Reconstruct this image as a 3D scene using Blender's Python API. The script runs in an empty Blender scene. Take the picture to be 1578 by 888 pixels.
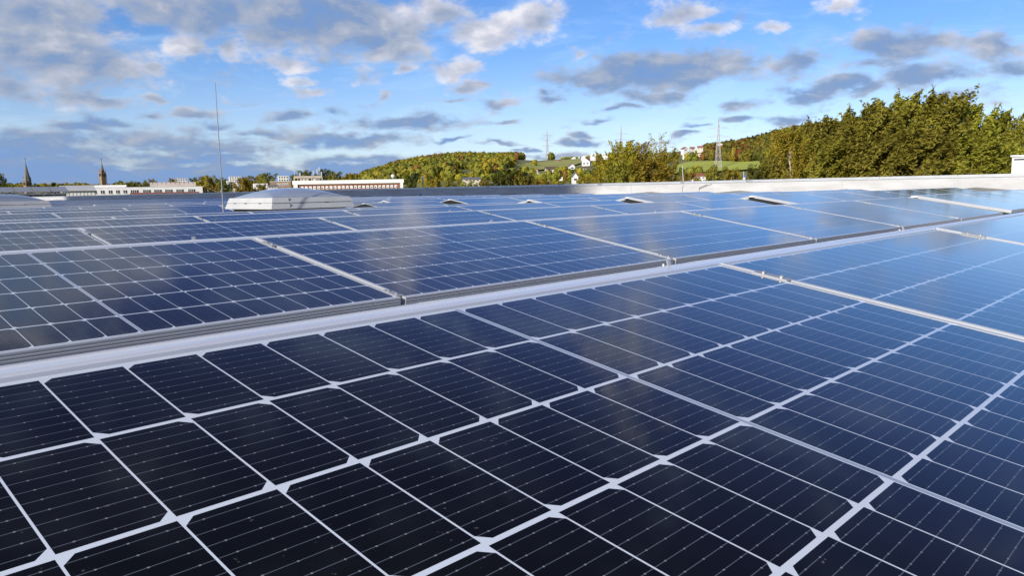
import bpy, math, random
import numpy as np
from mathutils import Vector, Matrix, Euler

SC = bpy.context.scene
COL = SC.collection
R = math.radians

# ------------------------------------------------------------------ camera
W0, H0 = 1578.0, 888.0
FOC = 1198.944
YAW, PITCH, ROLL = 0.80517, 0.125957, -0.018651
CAM = Vector((-0.82496, -0.91542, 0.18927))
_fw = Vector((math.sin(YAW) * math.cos(PITCH), math.cos(YAW) * math.cos(PITCH), -math.sin(PITCH)))
_r0 = Vector((math.cos(YAW), -math.sin(YAW), 0.0))
_u0 = _r0.cross(_fw)
RGT = _r0 * math.cos(ROLL) + _u0 * math.sin(ROLL)
UPV = -_r0 * math.sin(ROLL) + _u0 * math.cos(ROLL)
FWD = _fw
cam_data = bpy.data.cameras.new('camera')
cam = bpy.data.objects.new('camera', cam_data)
COL.objects.link(cam)
m3 = Matrix((RGT, UPV, -FWD)).transposed()
cam.matrix_world = Matrix.Translation(CAM) @ m3.to_4x4()
cam_data.sensor_width = 36.0
cam_data.lens = 36.0 * FOC / W0
cam_data.clip_start = 0.02
cam_data.clip_end = 20000
SC.camera = cam


def ray(px, py):
    return FWD + RGT * ((px - W0 / 2) / FOC) - UPV * ((py - H0 / 2) / FOC)


def at(px, py, d):
    return CAM + ray(px, py) * d


# ------------------------------------------------------------------ exposure, sun, world
SC.view_settings.view_transform = 'Standard'
SC.view_settings.look = 'None'
SC.view_settings.exposure = 0.27
SC.view_settings.gamma = 1.0
SC.view_settings.use_curve_mapping = False

SUN_EL = R(23.0)
SUN_AZ = math.atan2(-0.975, -0.20)          # clockwise from +Y
SUN_DIR = Vector((math.sin(SUN_AZ) * math.cos(SUN_EL), math.cos(SUN_AZ) * math.cos(SUN_EL), math.sin(SUN_EL)))
sun_d = bpy.data.lights.new('sun', 'SUN')
sun_d.energy = 4.3
sun_d.angle = R(0.8)
sun_d.color = (1.0, 0.94, 0.85)
sun = bpy.data.objects.new('sun', sun_d)
COL.objects.link(sun)
sun.rotation_euler = (-SUN_DIR).to_track_quat('-Z', 'Y').to_euler()

SKY_STRENGTH = 0.1


class NG:
    """small node-graph helper"""

    def __init__(self, tree):
        self.t = tree
        self.n = tree.nodes
        self.l = tree.links

    def node(self, typ, **kw):
        x = self.n.new(typ)
        for k, v in kw.items():
            setattr(x, k, v)
        return x

    def put(self, sock, v):
        if isinstance(v, bpy.types.NodeSocket):
            self.l.new(v, sock)
        elif v is not None:
            sock.default_value = v

    def m(self, op, a, b=None, c=None, clamp=False):
        x = self.n.new('ShaderNodeMath')
        x.operation = op
        x.use_clamp = clamp
        self.put(x.inputs[0], a)
        if b is not None:
            self.put(x.inputs[1], b)
        if c is not None:
            self.put(x.inputs[2], c)
        return x.outputs[0]

    def v(self, op, a, b=None, out=0):
        x = self.n.new('ShaderNodeVectorMath')
        x.operation = op
        self.put(x.inputs[0], a)
        if b is not None:
            if op == 'SCALE':
                self.put(x.inputs['Scale'], b)
            else:
                self.put(x.inputs[1], b)
        return x.outputs[out]

    def sstep(self, x, lo, hi, a=0.0, b=1.0):
        q = self.n.new('ShaderNodeMapRange')
        q.interpolation_type = 'SMOOTHSTEP'
        self.put(q.inputs[0], x)
        q.inputs[1].default_value = lo
        q.inputs[2].default_value = hi
        q.inputs[3].default_value = a
        q.inputs[4].default_value = b
        return q.outputs[0]

    def noise(self, vec, scale, detail=4.0, rough=0.55, dist=0.0, out='Fac'):
        q = self.n.new('ShaderNodeTexNoise')
        if vec is not None:
            self.l.new(vec, q.inputs['Vector'])
        q.inputs['Scale'].default_value = scale
        q.inputs['Detail'].default_value = detail
        q.inputs['Roughness'].default_value = rough
        q.inputs['Distortion'].default_value = dist
        return q.outputs[out]

    def mixc(self, f, a, b, mode='MIX'):
        q = self.n.new('ShaderNodeMix')
        q.data_type = 'RGBA'
        q.blend_type = mode
        self.put(q.inputs[0], f)
        for s, c in ((q.inputs[6], a), (q.inputs[7], b)):
            if isinstance(c, (tuple, list)):
                s.default_value = (c[0], c[1], c[2], 1.0)
            else:
                self.l.new(c, s)
        return q.outputs[2]

    def ramp(self, f, stops, interp='LINEAR'):
        q = self.n.new('ShaderNodeValToRGB')
        self.l.new(f, q.inputs[0])
        e = q.color_ramp.elements
        q.color_ramp.interpolation = interp
        while len(e) < len(stops):
            e.new(0.5)
        for el, (p, c) in zip(e, stops):
            el.position = p
            el.color = (c[0], c[1], c[2], 1.0)
        return q.outputs[0]


def azel(px, py):
    d = ray(px, py).normalized()
    a = math.degrees(math.atan2(d.x, d.y)) - math.degrees(YAW)
    return a, math.degrees(math.asin(d.z))


PXD = math.degrees(1.0 / FOC)      # degrees per photo pixel near the centre

# cloud banks by the direction they stand in: px, py, half width, half height, brightness, thickness
CLOUDS = [
    (500, 32, 215, 50, .34, 1.25), (330, 12, 170, 38, .42, 1.15), (590, 62, 85, 30, .40, 1.0), (440, 55, 120, 30, .30, 1.0),
    (60, 75, 140, 58, .46, 1.15), (165, 100, 90, 28, .50, .9), (60, 25, 110, 40, .50, 1.0), (20, 130, 70, 26, .42, .9),
    (618, 45, 45, 34, .85, 1.0), (742, 46, 62, 34, .80, 1.1), (835, 34, 58, 24, .80, 1.0), (690, 18, 55, 20, .7, .8),
    (285, 74, 42, 19, .78, .9), (236, 106, 28, 12, .72, .9), (358, 76, 18, 13, .78, .8), (440, 102, 42, 13, .9, .95),
    (458, 122, 48, 10, .8, .95), (700, 106, 46, 19, .70, .95), (735, 134, 46, 9, .55, .8), (885, 80, 20, 9, .8, .9),
    (1092, 47, 42, 12, .85, .95), (1312, 10, 40, 16, .9, .95), (1050, 18, 40, 18, .6, .6), (1190, 42, 20, 8, .7, .6),
    (560, 118, 25, 12, .6, .6), (620, 102, 14, 9, .7, .7), (597, 147, 14, 8, .5, .7),
    (1010, 108, 165, 30, .30, 1.2), (940, 120, 110, 22, .26, 1.0), (1100, 97, 95, 28, .36, 1.1), (1010, 143, 60, 15, .18, .9),
    (1240, 92, 50, 26, .34, 1.0), (1405, 68, 115, 24, .40, 1.15), (1530, 70, 62, 22, .34, 1.0), (1300, 135, 100, 15, .2, 1.0),
    (1390, 118, 75, 19, .26, 1.0), (1245, 153, 42, 10, .2, .8), (1480, 150, 60, 10, .25, .6), (1560, 110, 40, 12, .3, .6),
    (620, 184, 115, 15, .16, 1.1), (515, 172, 22, 10, .2, .8), (442, 184, 40, 10, .28, .9), (545, 212, 105, 15, .2, 1.05),
    (70, 217, 100, 20, .32, 1.0), (235, 214, 130, 22, .28, 1.0), (335, 228, 120, 22, .26, .95), (110, 240, 170, 18, .26, .9),
    (150, 263, 240, 16, .16, 1.0), (420, 262, 190, 15, .14, .95), (560, 250, 120, 12, .16, .8),
    (200, 274, 430, 20, .02, 2.3), (-60, 250, 160, 40, .05, 1.8), (440, 270, 190, 17, .02, 2.0), (60, 235, 130, 24, .2, 1.0), (300, 245, 160, 20, .12, 1.0), (500, 266, 160, 12, .05, 1.2),
    (846, 156, 32, 9, .3, .85), (832, 148, 16, 7, .3, .8), (1210, 182, 62, 9, .16, .95), (1135, 184, 30, 6, .2, .8),
    (1052, 212, 30, 6, .16, .95), (702, 212, 24, 4, .2, .9), (228, 145, 24, 9, .45, .9), (140, 150, 80, 11, .40, .8),
    (40, 148, 50, 12, .35, .8), (222, 172, 26, 7, .3, .8), (886, 218, 44, 6, .3, .8), (780, 182, 30, 5, .3, .7),
    (905, 216, 16, 5, .2, .8), (1000, 222, 50, 5, .3, .6), (840, 240, 60, 6, .3, .7), (336, 190, 30, 7, .3, .7),
    (760, 225, 34, 4, .2, .8), (812, 232, 22, 3.5, .2, .8), (900, 205, 26, 5, .22, .8), (985, 232, 26, 4, .25, .7), (1080, 196, 30, 5, .2, .8),
    (1150, 160, 40, 7, .22, .75), (1175, 205, 30, 4, .2, .7), (700, 240, 40, 4, .25, .6), (930, 180, 30, 5, .25, .7), (960, 165, 24, 6, .28, .7),
    (770, 160, 34, 6, .35, .65), (690, 150, 30, 5, .4, .6), (1440, 120, 60, 12, .3, .8), (1340, 100, 60, 12, .32, .8), (1500, 182, 50, 6, .25, .7),
    (300, 170, 50, 7, .35, .7), (180, 190, 60, 8, .32, .8), (400, 205, 60, 8, .28, .8), (480, 140, 40, 8, .5, .6), (120, 195, 60, 8, .32, .8),
    # outside the frame, only seen mirrored in the glass
    (40, -290, 190, 105, .40, 1.3), (-60, -420, 150, 70, .3, 1.0), (150, -190, 120, 60, .42, 1.0),
    (655, -150, 55, 60, .62, .55), (1085, -235, 65, 65, .5, .5), (965, -45, 50, 35, .6, .55), (1085, -60, 46, 30, .6, .5),
    (1120, -345, 50, 50, .4, .45),
    (-300, 60, 200, 90, .4, 1.0), (1900, 160, 220, 30, .35, .9), (560, -80, 60, 20, .5, .6),
]


def build_world():
    w = bpy.data.worlds.new('World')
    SC.world = w
    w.use_nodes = True
    g = NG(w.node_tree)
    bg = w.node_tree.nodes['Background']
    bg.inputs['Strength'].default_value = SKY_STRENGTH
    sky = g.node('ShaderNodeTexSky', sky_type='NISHITA')
    sky.sun_disc = False
    sky.sun_elevation = SUN_EL
    sky.sun_rotation = SUN_AZ % (2 * math.pi)
    sky.altitude = 100
    sky.air_density = 1.0
    sky.dust_density = 0.15
    sky.ozone_density = 4.0
    tc = g.node('ShaderNodeTexCoord')
    d = g.v('NORMALIZE', tc.outputs['Generated'])
    sep = g.node('ShaderNodeSeparateXYZ')
    g.l.new(d, sep.inputs[0])
    az0 = g.m('ARCTAN2', sep.outputs[0], sep.outputs[1])
    az = g.m('SUBTRACT', g.m('MULTIPLY', az0, 180 / math.pi), math.degrees(YAW))
    el = g.m('MULTIPLY', g.m('ARCSINE', sep.outputs[2]), 180 / math.pi)
    P = g.node('ShaderNodeCombineXYZ')
    g.l.new(az, P.inputs[0])
    g.l.new(el, P.inputs[1])
    P = P.outputs[0]
    # turbulence, finer and flatter towards the horizon
    el_s = g.m('POWER', g.m('MAXIMUM', el, 0.0), 0.75)
    Q = g.node('ShaderNodeCombineXYZ')
    g.l.new(az, Q.inputs[0])
    g.l.new(g.m('MULTIPLY', el_s, 4.0), Q.inputs[1])
    Q = Q.outputs[0]
    n1 = g.noise(Q, .30, 6, .56, .25)
    n2 = g.noise(g.v('ADD', Q, (-.7, 1.3, 0)), .30, 4, .52, .25)
    n3 = g.noise(Q, .11, 3, .5)
    n4 = g.noise(Q, .95, 6, .64, .2)
    n5 = g.noise(g.v('ADD', Q, (40., 7., 3.)), .42, 5, .58, .3)
    warp = g.noise(Q, .22, 3, .55, out='Color')
    warp = g.v('MULTIPLY', g.v('SUBTRACT', warp, (.5, .5, .5)), (5.0, 2.4, 0.0))
    Pw = g.v('ADD', P, warp)
    big = None
    bsum = None
    wsum = None
    for (px, py, hw, hh, br, th) in CLOUDS:
        a, e = azel(px, py)
        ca = math.cos(R(a)) ** 2
        sa, se = hw * PXD * max(ca, .5) * 1.1, hh * PXD * 1.1
        q = g.v('MULTIPLY', g.v('SUBTRACT', Pw, (a, e, 0.0)), (1 / sa, 1 / se, 0.0))
        r = g.v('LENGTH', q, out=1)
        mm = g.m('MULTIPLY', g.m('SUBTRACT', 1.0, r), th)
        big = mm if big is None else g.m('MAXIMUM', big, mm)
        pos = g.m('MAXIMUM', g.m('ADD', mm, .35), 0.0005)
        wsum = pos if wsum is None else g.m('ADD', wsum, pos)
        bsum = g.m('MULTIPLY', pos, br) if bsum is None else g.m('MULTIPLY_ADD', pos, br, bsum)
    bright = g.m('DIVIDE', bsum, wsum)
    big = g.m('MAXIMUM', big, -1.2)
    # high sky far from the photograph: loose scattered cloud
    high = g.sstep(el, 34, 48, -1.4, -.12)
    azd = g.m('ABSOLUTE', g.m('SUBTRACT', g.m('MODULO', g.m('ADD', az, 540.0), 360.0), 180.0))
    side = g.sstep(azd, 58, 85, -1.4, .30)
    extra = g.m('MINIMUM', g.m('MAXIMUM', high, side), g.sstep(el, 1.0, 8, -1.4, 0.0))
    big = g.m('MAXIMUM', big, extra)
    dens = g.m('MULTIPLY_ADD', g.m('SUBTRACT', n1, .5), 2.1, big)
    dens = g.m('MULTIPLY_ADD', g.m('SUBTRACT', n3, .5), .5, dens)
    dens = g.m('MULTIPLY_ADD', g.m('SUBTRACT', n4, .5), .95, dens)
    # small stray scraps of cloud
    dens = g.m('MAXIMUM', dens, g.m('MULTIPLY_ADD', g.m('SUBTRACT', n5, .5), 2.6, g.sstep(el, 12., 20., -.27, -.9)))
    alpha = g.sstep(dens, -.16, .66, 0, 1)
    rel = g.m('MULTIPLY_ADD', g.m('SUBTRACT', n1, n2), 1.25, g.m('MULTIPLY', g.m('SUBTRACT', n4, .5), .35))
    lit = g.m('ADD', g.m('ADD', bright, g.sstep(azd, 60, 90, 0.0, .25)), rel)
    lit = g.m('ADD', lit, g.sstep(dens, .15, .8, .16, -.06))
    lit = g.m('MAXIMUM', lit, 0.0)
    lit = g.m('MINIMUM', lit, 1.0)
    k = 1.0 / SKY_STRENGTH
    cc = g.ramp(lit, [(0.0, (.155, .275, .53)), (.25, (.20, .285, .46)), (.5, (.345, .385, .475)), (.75, (.53, .54, .62)), (1.0, (.78, .76, .78))])
    cc = g.v('SCALE', cc, k)
    # the sky itself, as the phone rendered it: richer blue
    skyb = g.v('MULTIPLY', sky.outputs[0], SKY_TINT)
    hs = g.node('ShaderNodeHueSaturation')
    sat = g.m('MULTIPLY', g.sstep(el, 1.0, 11.0, .86, 1.10), g.sstep(el, 11.0, 28.0, 1.0, .92))
    g.l.new(sat, hs.inputs['Saturation'])
    g.l.new(g.sstep(el, 12.0, 26.0, .5, .515), hs.inputs['Hue'])
    g.l.new(g.sstep(el, 14.0, 38.0, 1.0, .52), hs.inputs['Value'])
    g.l.new(skyb, hs.inputs['Color'])
    skyc = hs.outputs[0]
    cirrus = g.sstep(g.noise(g.v('MULTIPLY', Q, (.45, 1.0, 1.0)), .28, 6, .62, .8), .46, .78, 0, .30)
    skyc = g.mixc(cirrus, skyc, g.v('SCALE', g.mixc(1.0, (.62, .80, .97), (1, 1, 1), 'MULTIPLY'), k))
    fin = g.mixc(g.m('MULTIPLY', alpha, .92), skyc, cc)
    g.l.new(fin, bg.inputs['Color'])
    try:
        w.cycles.sampling_method = 'MANUAL'
        w.cycles.sample_map_resolution = 512
    except Exception:
        pass


SKY_TINT = (.93, .96, 1.17)
build_world()

# ------------------------------------------------------------------ helpers
RNG = random.Random(7)
NPR = np.random.default_rng(11)


class MB:
    def __init__(self):
        self.v = []
        self.f = []
        self.mi = []
        self.smooth = False

    def add(self, vs, fs, mi=0):
        o = len(self.v)
        self.v += [tuple(x) for x in vs]
        self.f += [tuple(o + i for i in f) for f in fs]
        self.mi += [mi] * len(fs)
        return self

    def box(self, c, s, rz=0.0, mi=0, taper=1.0):
        cx, cy, cz = c
        hx, hy, hz = s[0] / 2, s[1] / 2, s[2] / 2
        co, si = math.cos(rz), math.sin(rz)
        vs = []
        for z in (-1, 1):
            k = taper if z > 0 else 1.0
            for x, y in ((-1, -1), (1, -1), (1, 1), (-1, 1)):
                X, Y = x * hx * k, y * hy * k
                vs.append((cx + X * co - Y * si, cy + X * si + Y * co, cz + z * hz))
        return self.add(vs, [(3, 2, 1, 0), (4, 5, 6, 7), (0, 1, 5, 4), (1, 2, 6, 5), (2, 3, 7, 6), (3, 0, 4, 7)], mi)

    def bar(self, a, b, w, h=None, mi=0):
        """square bar from a to b"""
        h = h or w
        a, b = Vector(a), Vector(b)
        d = (b - a).normalized()
        s = d.cross(Vector((0, 0, 1)))
        if s.length < 1e-3:
            s = Vector((1, 0, 0))
        s.normalize()
        u = s.cross(d)
        vs = []
        for p in (a, b):
            for x, y in ((-1, -1), (1, -1), (1, 1), (-1, 1)):
                vs.append(p + s * (x * w / 2) + u * (y * h / 2))
        return self.add(vs, [(0, 1, 2, 3), (7, 6, 5, 4), (0, 4, 5, 1), (1, 5, 6, 2), (2, 6, 7, 3), (3, 7, 4, 0)], mi)

    def tube(self, pts, rad, n=8, mi=0, cap=True):
        pts = [Vector(p) for p in pts]
        if not isinstance(rad, (list, tuple)):
            rad = [rad] * len(pts)
        vs, fs = [], []
        for i, p in enumerate(pts):
            d = (pts[min(i + 1, len(pts) - 1)] - pts[max(i - 1, 0)]).normalized()
            s = d.cross(Vector((0.31, 0.17, 0.93)))
            if s.length < 1e-3:
                s = d.cross(Vector((1, 0, 0)))
            s.normalize()
            u = s.cross(d)
            for k in range(n):
                a = 2 * math.pi * k / n
                vs.append(p + (s * math.cos(a) + u * math.sin(a)) * rad[i])
        for i in range(len(pts) - 1):
            for k in range(n):
                k2 = (k + 1) % n
                fs.append((i * n + k, i * n + k2, (i + 1) * n + k2, (i + 1) * n + k))
        if cap:
            fs.append(tuple(range(n))[::-1])
            fs.append(tuple((len(pts) - 1) * n + k for k in range(n)))
        return self.add(vs, fs, mi)

    def lathe(self, prof, c=(0, 0, 0), n=24, mi=0, sx=1.0, sy=1.0):
        vs, fs = [], []
        for r, z in prof:
            for k in range(n):
                a = 2 * math.pi * k / n
                vs.append((c[0] + r * math.cos(a) * sx, c[1] + r * math.sin(a) * sy, c[2] + z))
        for i in range(len(prof) - 1):
            for k in range(n):
                k2 = (k + 1) % n
                fs.append((i * n + k, i * n + k2, (i + 1) * n + k2, (i + 1) * n + k))
        fs.append(tuple((len(prof) - 1) * n + k for k in range(n)))
        return self.add(vs, fs, mi)

    def extrude_x(self, prof, x0, x1, mi=0):
        """open or closed (y,z) profile along X, with end caps when closed"""
        n = len(prof)
        vs = [(x0, y, z) for y, z in prof] + [(x1, y, z) for y, z in prof]
        fs = [(i, (i + 1) % n, n + (i + 1) % n, n + i) for i in range(n)]
        fs.append(tuple(range(n))[::-1])
        fs.append(tuple(range(n, 2 * n)))
        return self.add(vs, fs, mi)

    def mesh(self, name, mats):
        me = bpy.data.meshes.new(name)
        me.from_pydata(self.v, [], self.f)
        if not isinstance(mats, (list, tuple)):
            mats = [mats]
        for m_ in mats:
            me.materials.append(m_)
        if len(mats) > 1:
            me.polygons.foreach_set('material_index', self.mi)
        if self.smooth:
            me.polygons.foreach_set('use_smooth', [True] * len(me.polygons))
        me.update()
        return me

    def build(self, name, mats, parent=None, loc=None):
        o = bpy.data.objects.new(name, self.mesh(name, mats))
        COL.objects.link(o)
        if parent:
            o.parent = parent
        if loc is not None:
            o.location = loc
        return o


def tag(o, label=None, cat=None, group=None, kind=None):
    if label:
        o['label'] = label
    if cat:
        o['category'] = cat
    if group:
        o['group'] = group
    if kind:
        o['kind'] = kind
    return o


def thing(name, label, cat, loc=(0, 0, 0), rz=0.0, group=None):
    o = bpy.data.objects.new(name, None)
    o.empty_display_size = 0.2
    COL.objects.link(o)
    o.location = loc
    o.rotation_euler = (0, 0, rz)
    return tag(o, label, cat, group)


def obj(name, me, parent=None, loc=None, rot=None):
    o = bpy.data.objects.new(name, me)
    COL.objects.link(o)
    if parent:
        o.parent = parent
    if loc is not None:
        o.location = loc
    if rot is not None:
        o.rotation_euler = rot
    return o


def copy_thing(root, label, group=None):
    c = root.copy()
    COL.objects.link(c)
    c['label'] = label
    if group:
        c['group'] = group
    for ch in root.children:
        d = ch.copy()
        COL.objects.link(d)
        d.parent = c
        for gc in ch.children:
            e = gc.copy()
            COL.objects.link(e)
            e.parent = d
    return c


# ------------------------------------------------------------------ materials
def mat(name, col, rough=.6, metal=0.0, var=0.0, scale=3.0, bump=0.0, spec=0.5, col2=None, coords='Object'):
    m_ = bpy.data.materials.new(name)
    m_.use_nodes = True
    g = NG(m_.node_tree)
    b = m_.node_tree.nodes['Principled BSDF']
    b.inputs['Roughness'].default_value = rough
    b.inputs['Metallic'].default_value = metal
    b.inputs['Specular IOR Level'].default_value = spec
    if var > 0 or col2 or bump:
        tc = g.node('ShaderNodeTexCoord')
        n = g.noise(tc.outputs[coords], scale, 5, .6)
        c2 = col2 or tuple(max(0, c * (1 - var)) for c in col)
        c1 = col if col2 else tuple(c * (1 + var * .5) for c in col)
        g.l.new(g.mixc(g.sstep(n, .3, .7), c2, c1), b.inputs['Base Color'])
        if bump:
            bp = g.node('ShaderNodeBump')
            bp.inputs['Strength'].default_value = bump
            g.l.new(n, bp.inputs['Height'])
            g.l.new(bp.outputs[0], b.inputs['Normal'])
    else:
        b.inputs['Base Color'].default_value = (*col, 1)
    return m_


def leaf_mat(name, cols, scale=.8, trans=.42, isl=.5):
    m_ = bpy.data.materials.new(name)
    m_.use_nodes = True
    g = NG(m_.node_tree)
    b = m_.node_tree.nodes['Principled BSDF']
    geo = g.node('ShaderNodeNewGeometry')
    tc = g.node('ShaderNodeTexCoord')
    oi = g.node('ShaderNodeObjectInfo')
    v = g.v('ADD', tc.outputs['Object'], g.v('SCALE', (13., 7., 5.), oi.outputs['Random']))
    n = g.noise(v, scale, 3, .6)
    f = g.m('ADD', g.m('MULTIPLY', geo.outputs['Random Per Island'], isl), g.m('MULTIPLY', n, 1.2 - isl))
    f = g.m('SUBTRACT', f, .1)
    k = len(cols) - 1
    c = g.ramp(f, [(i / k, cc) for i, cc in enumerate(cols)])
    hs = g.node('ShaderNodeHueSaturation')
    g.l.new(c, hs.inputs['Color'])
    g.l.new(g.m('MULTIPLY_ADD', oi.outputs['Random'], .5, .78), hs.inputs['Value'])
    g.l.new(g.m('MULTIPLY_ADD', oi.outputs['Random'], .03, .485), hs.inputs['Hue'])
    g.l.new(hs.outputs[0], b.inputs['Base Color'])
    b.inputs['Roughness'].default_value = .7
    b.inputs['Specular IOR Level'].default_value = .25
    tr = g.node('ShaderNodeBsdfTranslucent')
    g.l.new(hs.outputs[0], tr.inputs['Color'])
    mx = g.node('ShaderNodeMixShader')
    mx.inputs[0].default_value = trans
    g.l.new(b.outputs[0], mx.inputs[1])
    g.l.new(tr.outputs[0], mx.inputs[2])
    g.l.new(mx.outputs[0], m_.node_tree.nodes['Material Output'].inputs['Surface'])
    return m_


# module geometry (metres)
PA, PB, G0 = .0841945, .168, .004273     # half-cell pitch along, cell pitch up the slope, half centre gap
LP = 1.732467                            # module pitch along a row
HL, HWD = .8562, .5220                   # half outer length and half outer width of a module
TILT = .1716
D = 2.2113                               # pitch of the tents


def cell_material():
    m_ = bpy.data.materials.new('solar_cells_under_glass')
    m_.use_nodes = True
    g = NG(m_.node_tree)
    b = m_.node_tree.nodes['Principled BSDF']
    uv = g.node('ShaderNodeUVMap')
    sep = g.node('ShaderNodeSeparateXYZ')
    g.l.new(uv.outputs[0], sep.inputs[0])
    X, Y = sep.outputs[0], sep.outputs[1]
    sg = g.m('SIGN', X)
    ax = g.m('ABSOLUTE', X)
    xa = g.m('SUBTRACT', ax, G0)
    fx = g.m('MODULO', g.m('MAXIMUM', xa, 0.0), PA)
    right = g.m('GREATER_THAN', X, 0.0)
    fxr = g.m('ADD', g.m('MULTIPLY', fx, right), g.m('MULTIPLY', g.m('SUBTRACT', PA, fx), g.m('SUBTRACT', 1.0, right)))
    yy = g.m('SUBTRACT', 3 * PB, Y)                      # from the upper edge down
    j = g.m('FLOOR', g.m('DIVIDE', yy, PB))
    fy = g.m('SUBTRACT', yy, g.m('MULTIPLY', j, PB))
    GS, GT = .0021, .0060
    ex = g.m('SUBTRACT', g.m('MINIMUM', fx, g.m('SUBTRACT', PA, fx)), GS / 2)
    ey = g.m('SUBTRACT', g.m('MINIMUM', fy, g.m('SUBTRACT', PB, fy)), GT / 2)
    odd = g.m('MODULO', j, 2.0)
    odd = g.m('GREATER_THAN', odd, .5)
    ccx = g.m('ADD', g.m('MULTIPLY', fxr, g.m('SUBTRACT', 1.0, odd)), g.m('MULTIPLY', g.m('SUBTRACT', PA, fxr), odd))
    ch = g.m('SUBTRACT', g.m('ADD', g.m('SUBTRACT', ccx, GS / 2), ey), .0105)
    dist = g.m('MINIMUM', g.m('MINIMUM', ex, ey), g.m('MULTIPLY', ch, .7))
    inb = g.m('MULTIPLY', g.m('GREATER_THAN', xa, 0.0), g.m('LESS_THAN', xa, 10 * PA))
    inb = g.m('MULTIPLY', inb, g.m('LESS_THAN', g.m('ABSOLUTE', Y), 3 * PB))
    cell = g.m('MULTIPLY', g.m('GREATER_THAN', dist, 0.0), inb)
    # nine busbars along the module
    sp = (PB - GT) / 9
    fb = g.m('SUBTRACT', g.m('MODULO', g.m('MAXIMUM', g.m('SUBTRACT', fy, GT / 2), 0.0), sp), sp / 2)
    fb = g.m('ABSOLUTE', fb)
    bus = g.m('LESS_THAN', fb, .00042)
    padx = g.m('ABSOLUTE', g.m('SUBTRACT', g.m('MODULO', g.m('ADD', fx, PA * .02), PA / 3.0), PA / 6.0))
    padx = g.m('LESS_THAN', padx, .0009)
    pad = g.m('MULTIPLY', g.m('LESS_THAN', fb, .00085), padx)
    # fine silver fingers show only as a faint sheen in the cell colour
    tc = g.node('ShaderNodeTexCoord')
    oi = g.node('ShaderNodeObjectInfo')
    off = g.v('SCALE', (31., 17., 9.), oi.outputs['Random'])
    ov = g.v('ADD', tc.outputs['Object'], off)
    # each cell a slightly different dark tone
    idx = g.node('ShaderNodeCombineXYZ')
    g.l.new(g.m('FLOOR', g.m('DIVIDE', X, PA)), idx.inputs[0])
    g.l.new(j, idx.inputs[1])
    g.l.new(oi.outputs['Random'], idx.inputs[2])
    wn = g.node('ShaderNodeTexWhiteNoise')
    g.l.new(idx.outputs[0], wn.inputs['Vector'])
    cellc = g.mixc(wn.outputs['Value'], (.0042, .0044, .0052), (.0060, .0062, .0078))
    fing = g.m('LESS_THAN', g.m('ABSOLUTE', g.m('SUBTRACT', g.m('MODULO', ax, .0013), .00065)), .00004)
    buscol = (.10, .115, .145)
    inner = g.mixc(bus, cellc, buscol)
    inner = g.mixc(pad, inner, (.24, .24, .25))
    sheet = (.70, .76, .84)
    base = g.mixc(cell, sheet, inner)
    # ribbon down the middle of the module
    rib = g.m('MULTIPLY', g.m('LESS_THAN', ax, .0034), g.m('LESS_THAN', g.m('ABSOLUTE', Y), 3 * PB + .002))
    base = g.mixc(rib, base, (.34, .40, .50))
    # thin film of dust and dried drops
    dn = g.noise(ov, 3.0, 6, .65)
    dust = g.sstep(dn, .45, .85, .0, .014)
    sp1 = g.noise(ov, 110.0, 2, .5)
    sp2 = g.noise(ov, 5.0, 2, .5)
    spot = g.m('MULTIPLY', g.sstep(sp1, .72, .79, 0, .34), g.sstep(sp2, .46, .62))
    dust = g.m('ADD', dust, spot)
    # grime left by rain along the lower frame edge
    gn = g.noise(g.v('MULTIPLY', ov, (6.0, 1.5, 1.0)), 6.0, 4, .6)
    low = g.sstep(Y, -3 * PB - .004, -3 * PB + .045, 1.0, 0.0)
    dust = g.m('ADD', dust, g.m('MULTIPLY', g.m('MULTIPLY', low, g.sstep(gn, .35, .75)), .12))
    base = g.mixc(dust, base, (.36, .35, .32))
    g.l.new(base, b.inputs['Base Color'])
    b.inputs['Specular IOR Level'].default_value = 0.0
    rn = g.noise(ov, 1.7, 4, .6)
    rg = g.sstep(rn, .3, .75, .055, .11)
    b.inputs['Roughness'].default_value = .8
    bp = g.node('ShaderNodeBump')
    bp.inputs['Strength'].default_value = .010
    bp.inputs['Distance'].default_value = .01
    g.l.new(g.noise(ov, 9.0, 2, .5), bp.inputs['Height'])
    # anti-reflection glass: very little mirror face-on, strong at a glance
    gl = g.node('ShaderNodeBsdfGlossy')
    g.l.new(rg, gl.inputs['Roughness'])
    g.l.new(bp.outputs[0], gl.inputs['Normal'])
    lw = g.node('ShaderNodeLayerWeight')
    lw.inputs['Blend'].default_value = .5
    fr = g.m('MULTIPLY_ADD', g.m('POWER', lw.outputs['Facing'], 4.25), 1.30, .0025)
    mx = g.node('ShaderNodeMixShader')
    g.l.new(fr, mx.inputs[0])
    g.l.new(b.outputs[0], mx.inputs[1])
    g.l.new(gl.outputs[0], mx.inputs[2])
    g.l.new(mx.outputs[0], m_.node_tree.nodes['Material Output'].inputs['Surface'])
    return m_


M_CELL = cell_material()
M_ALU = mat('anodised_aluminium', (.60, .62, .645), .36, .35)
M_RAIL = mat('bright_aluminium', (.95, .955, .96), .24, .42)
M_CLAMP = mat('dull_clamp_aluminium', (.50, .50, .50), .45, .5)
M_STEEL = mat('galvanised_steel', (.45, .46, .47), .45, .7, .2, 4.0)
M_DARK = mat('dark_rubber', (.02, .02, .02), .8)
M_BACK = mat('backsheet', (.7, .7, .7), .5)

# ------------------------------------------------------------------ roof
ROOF_Z = -.300


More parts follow.
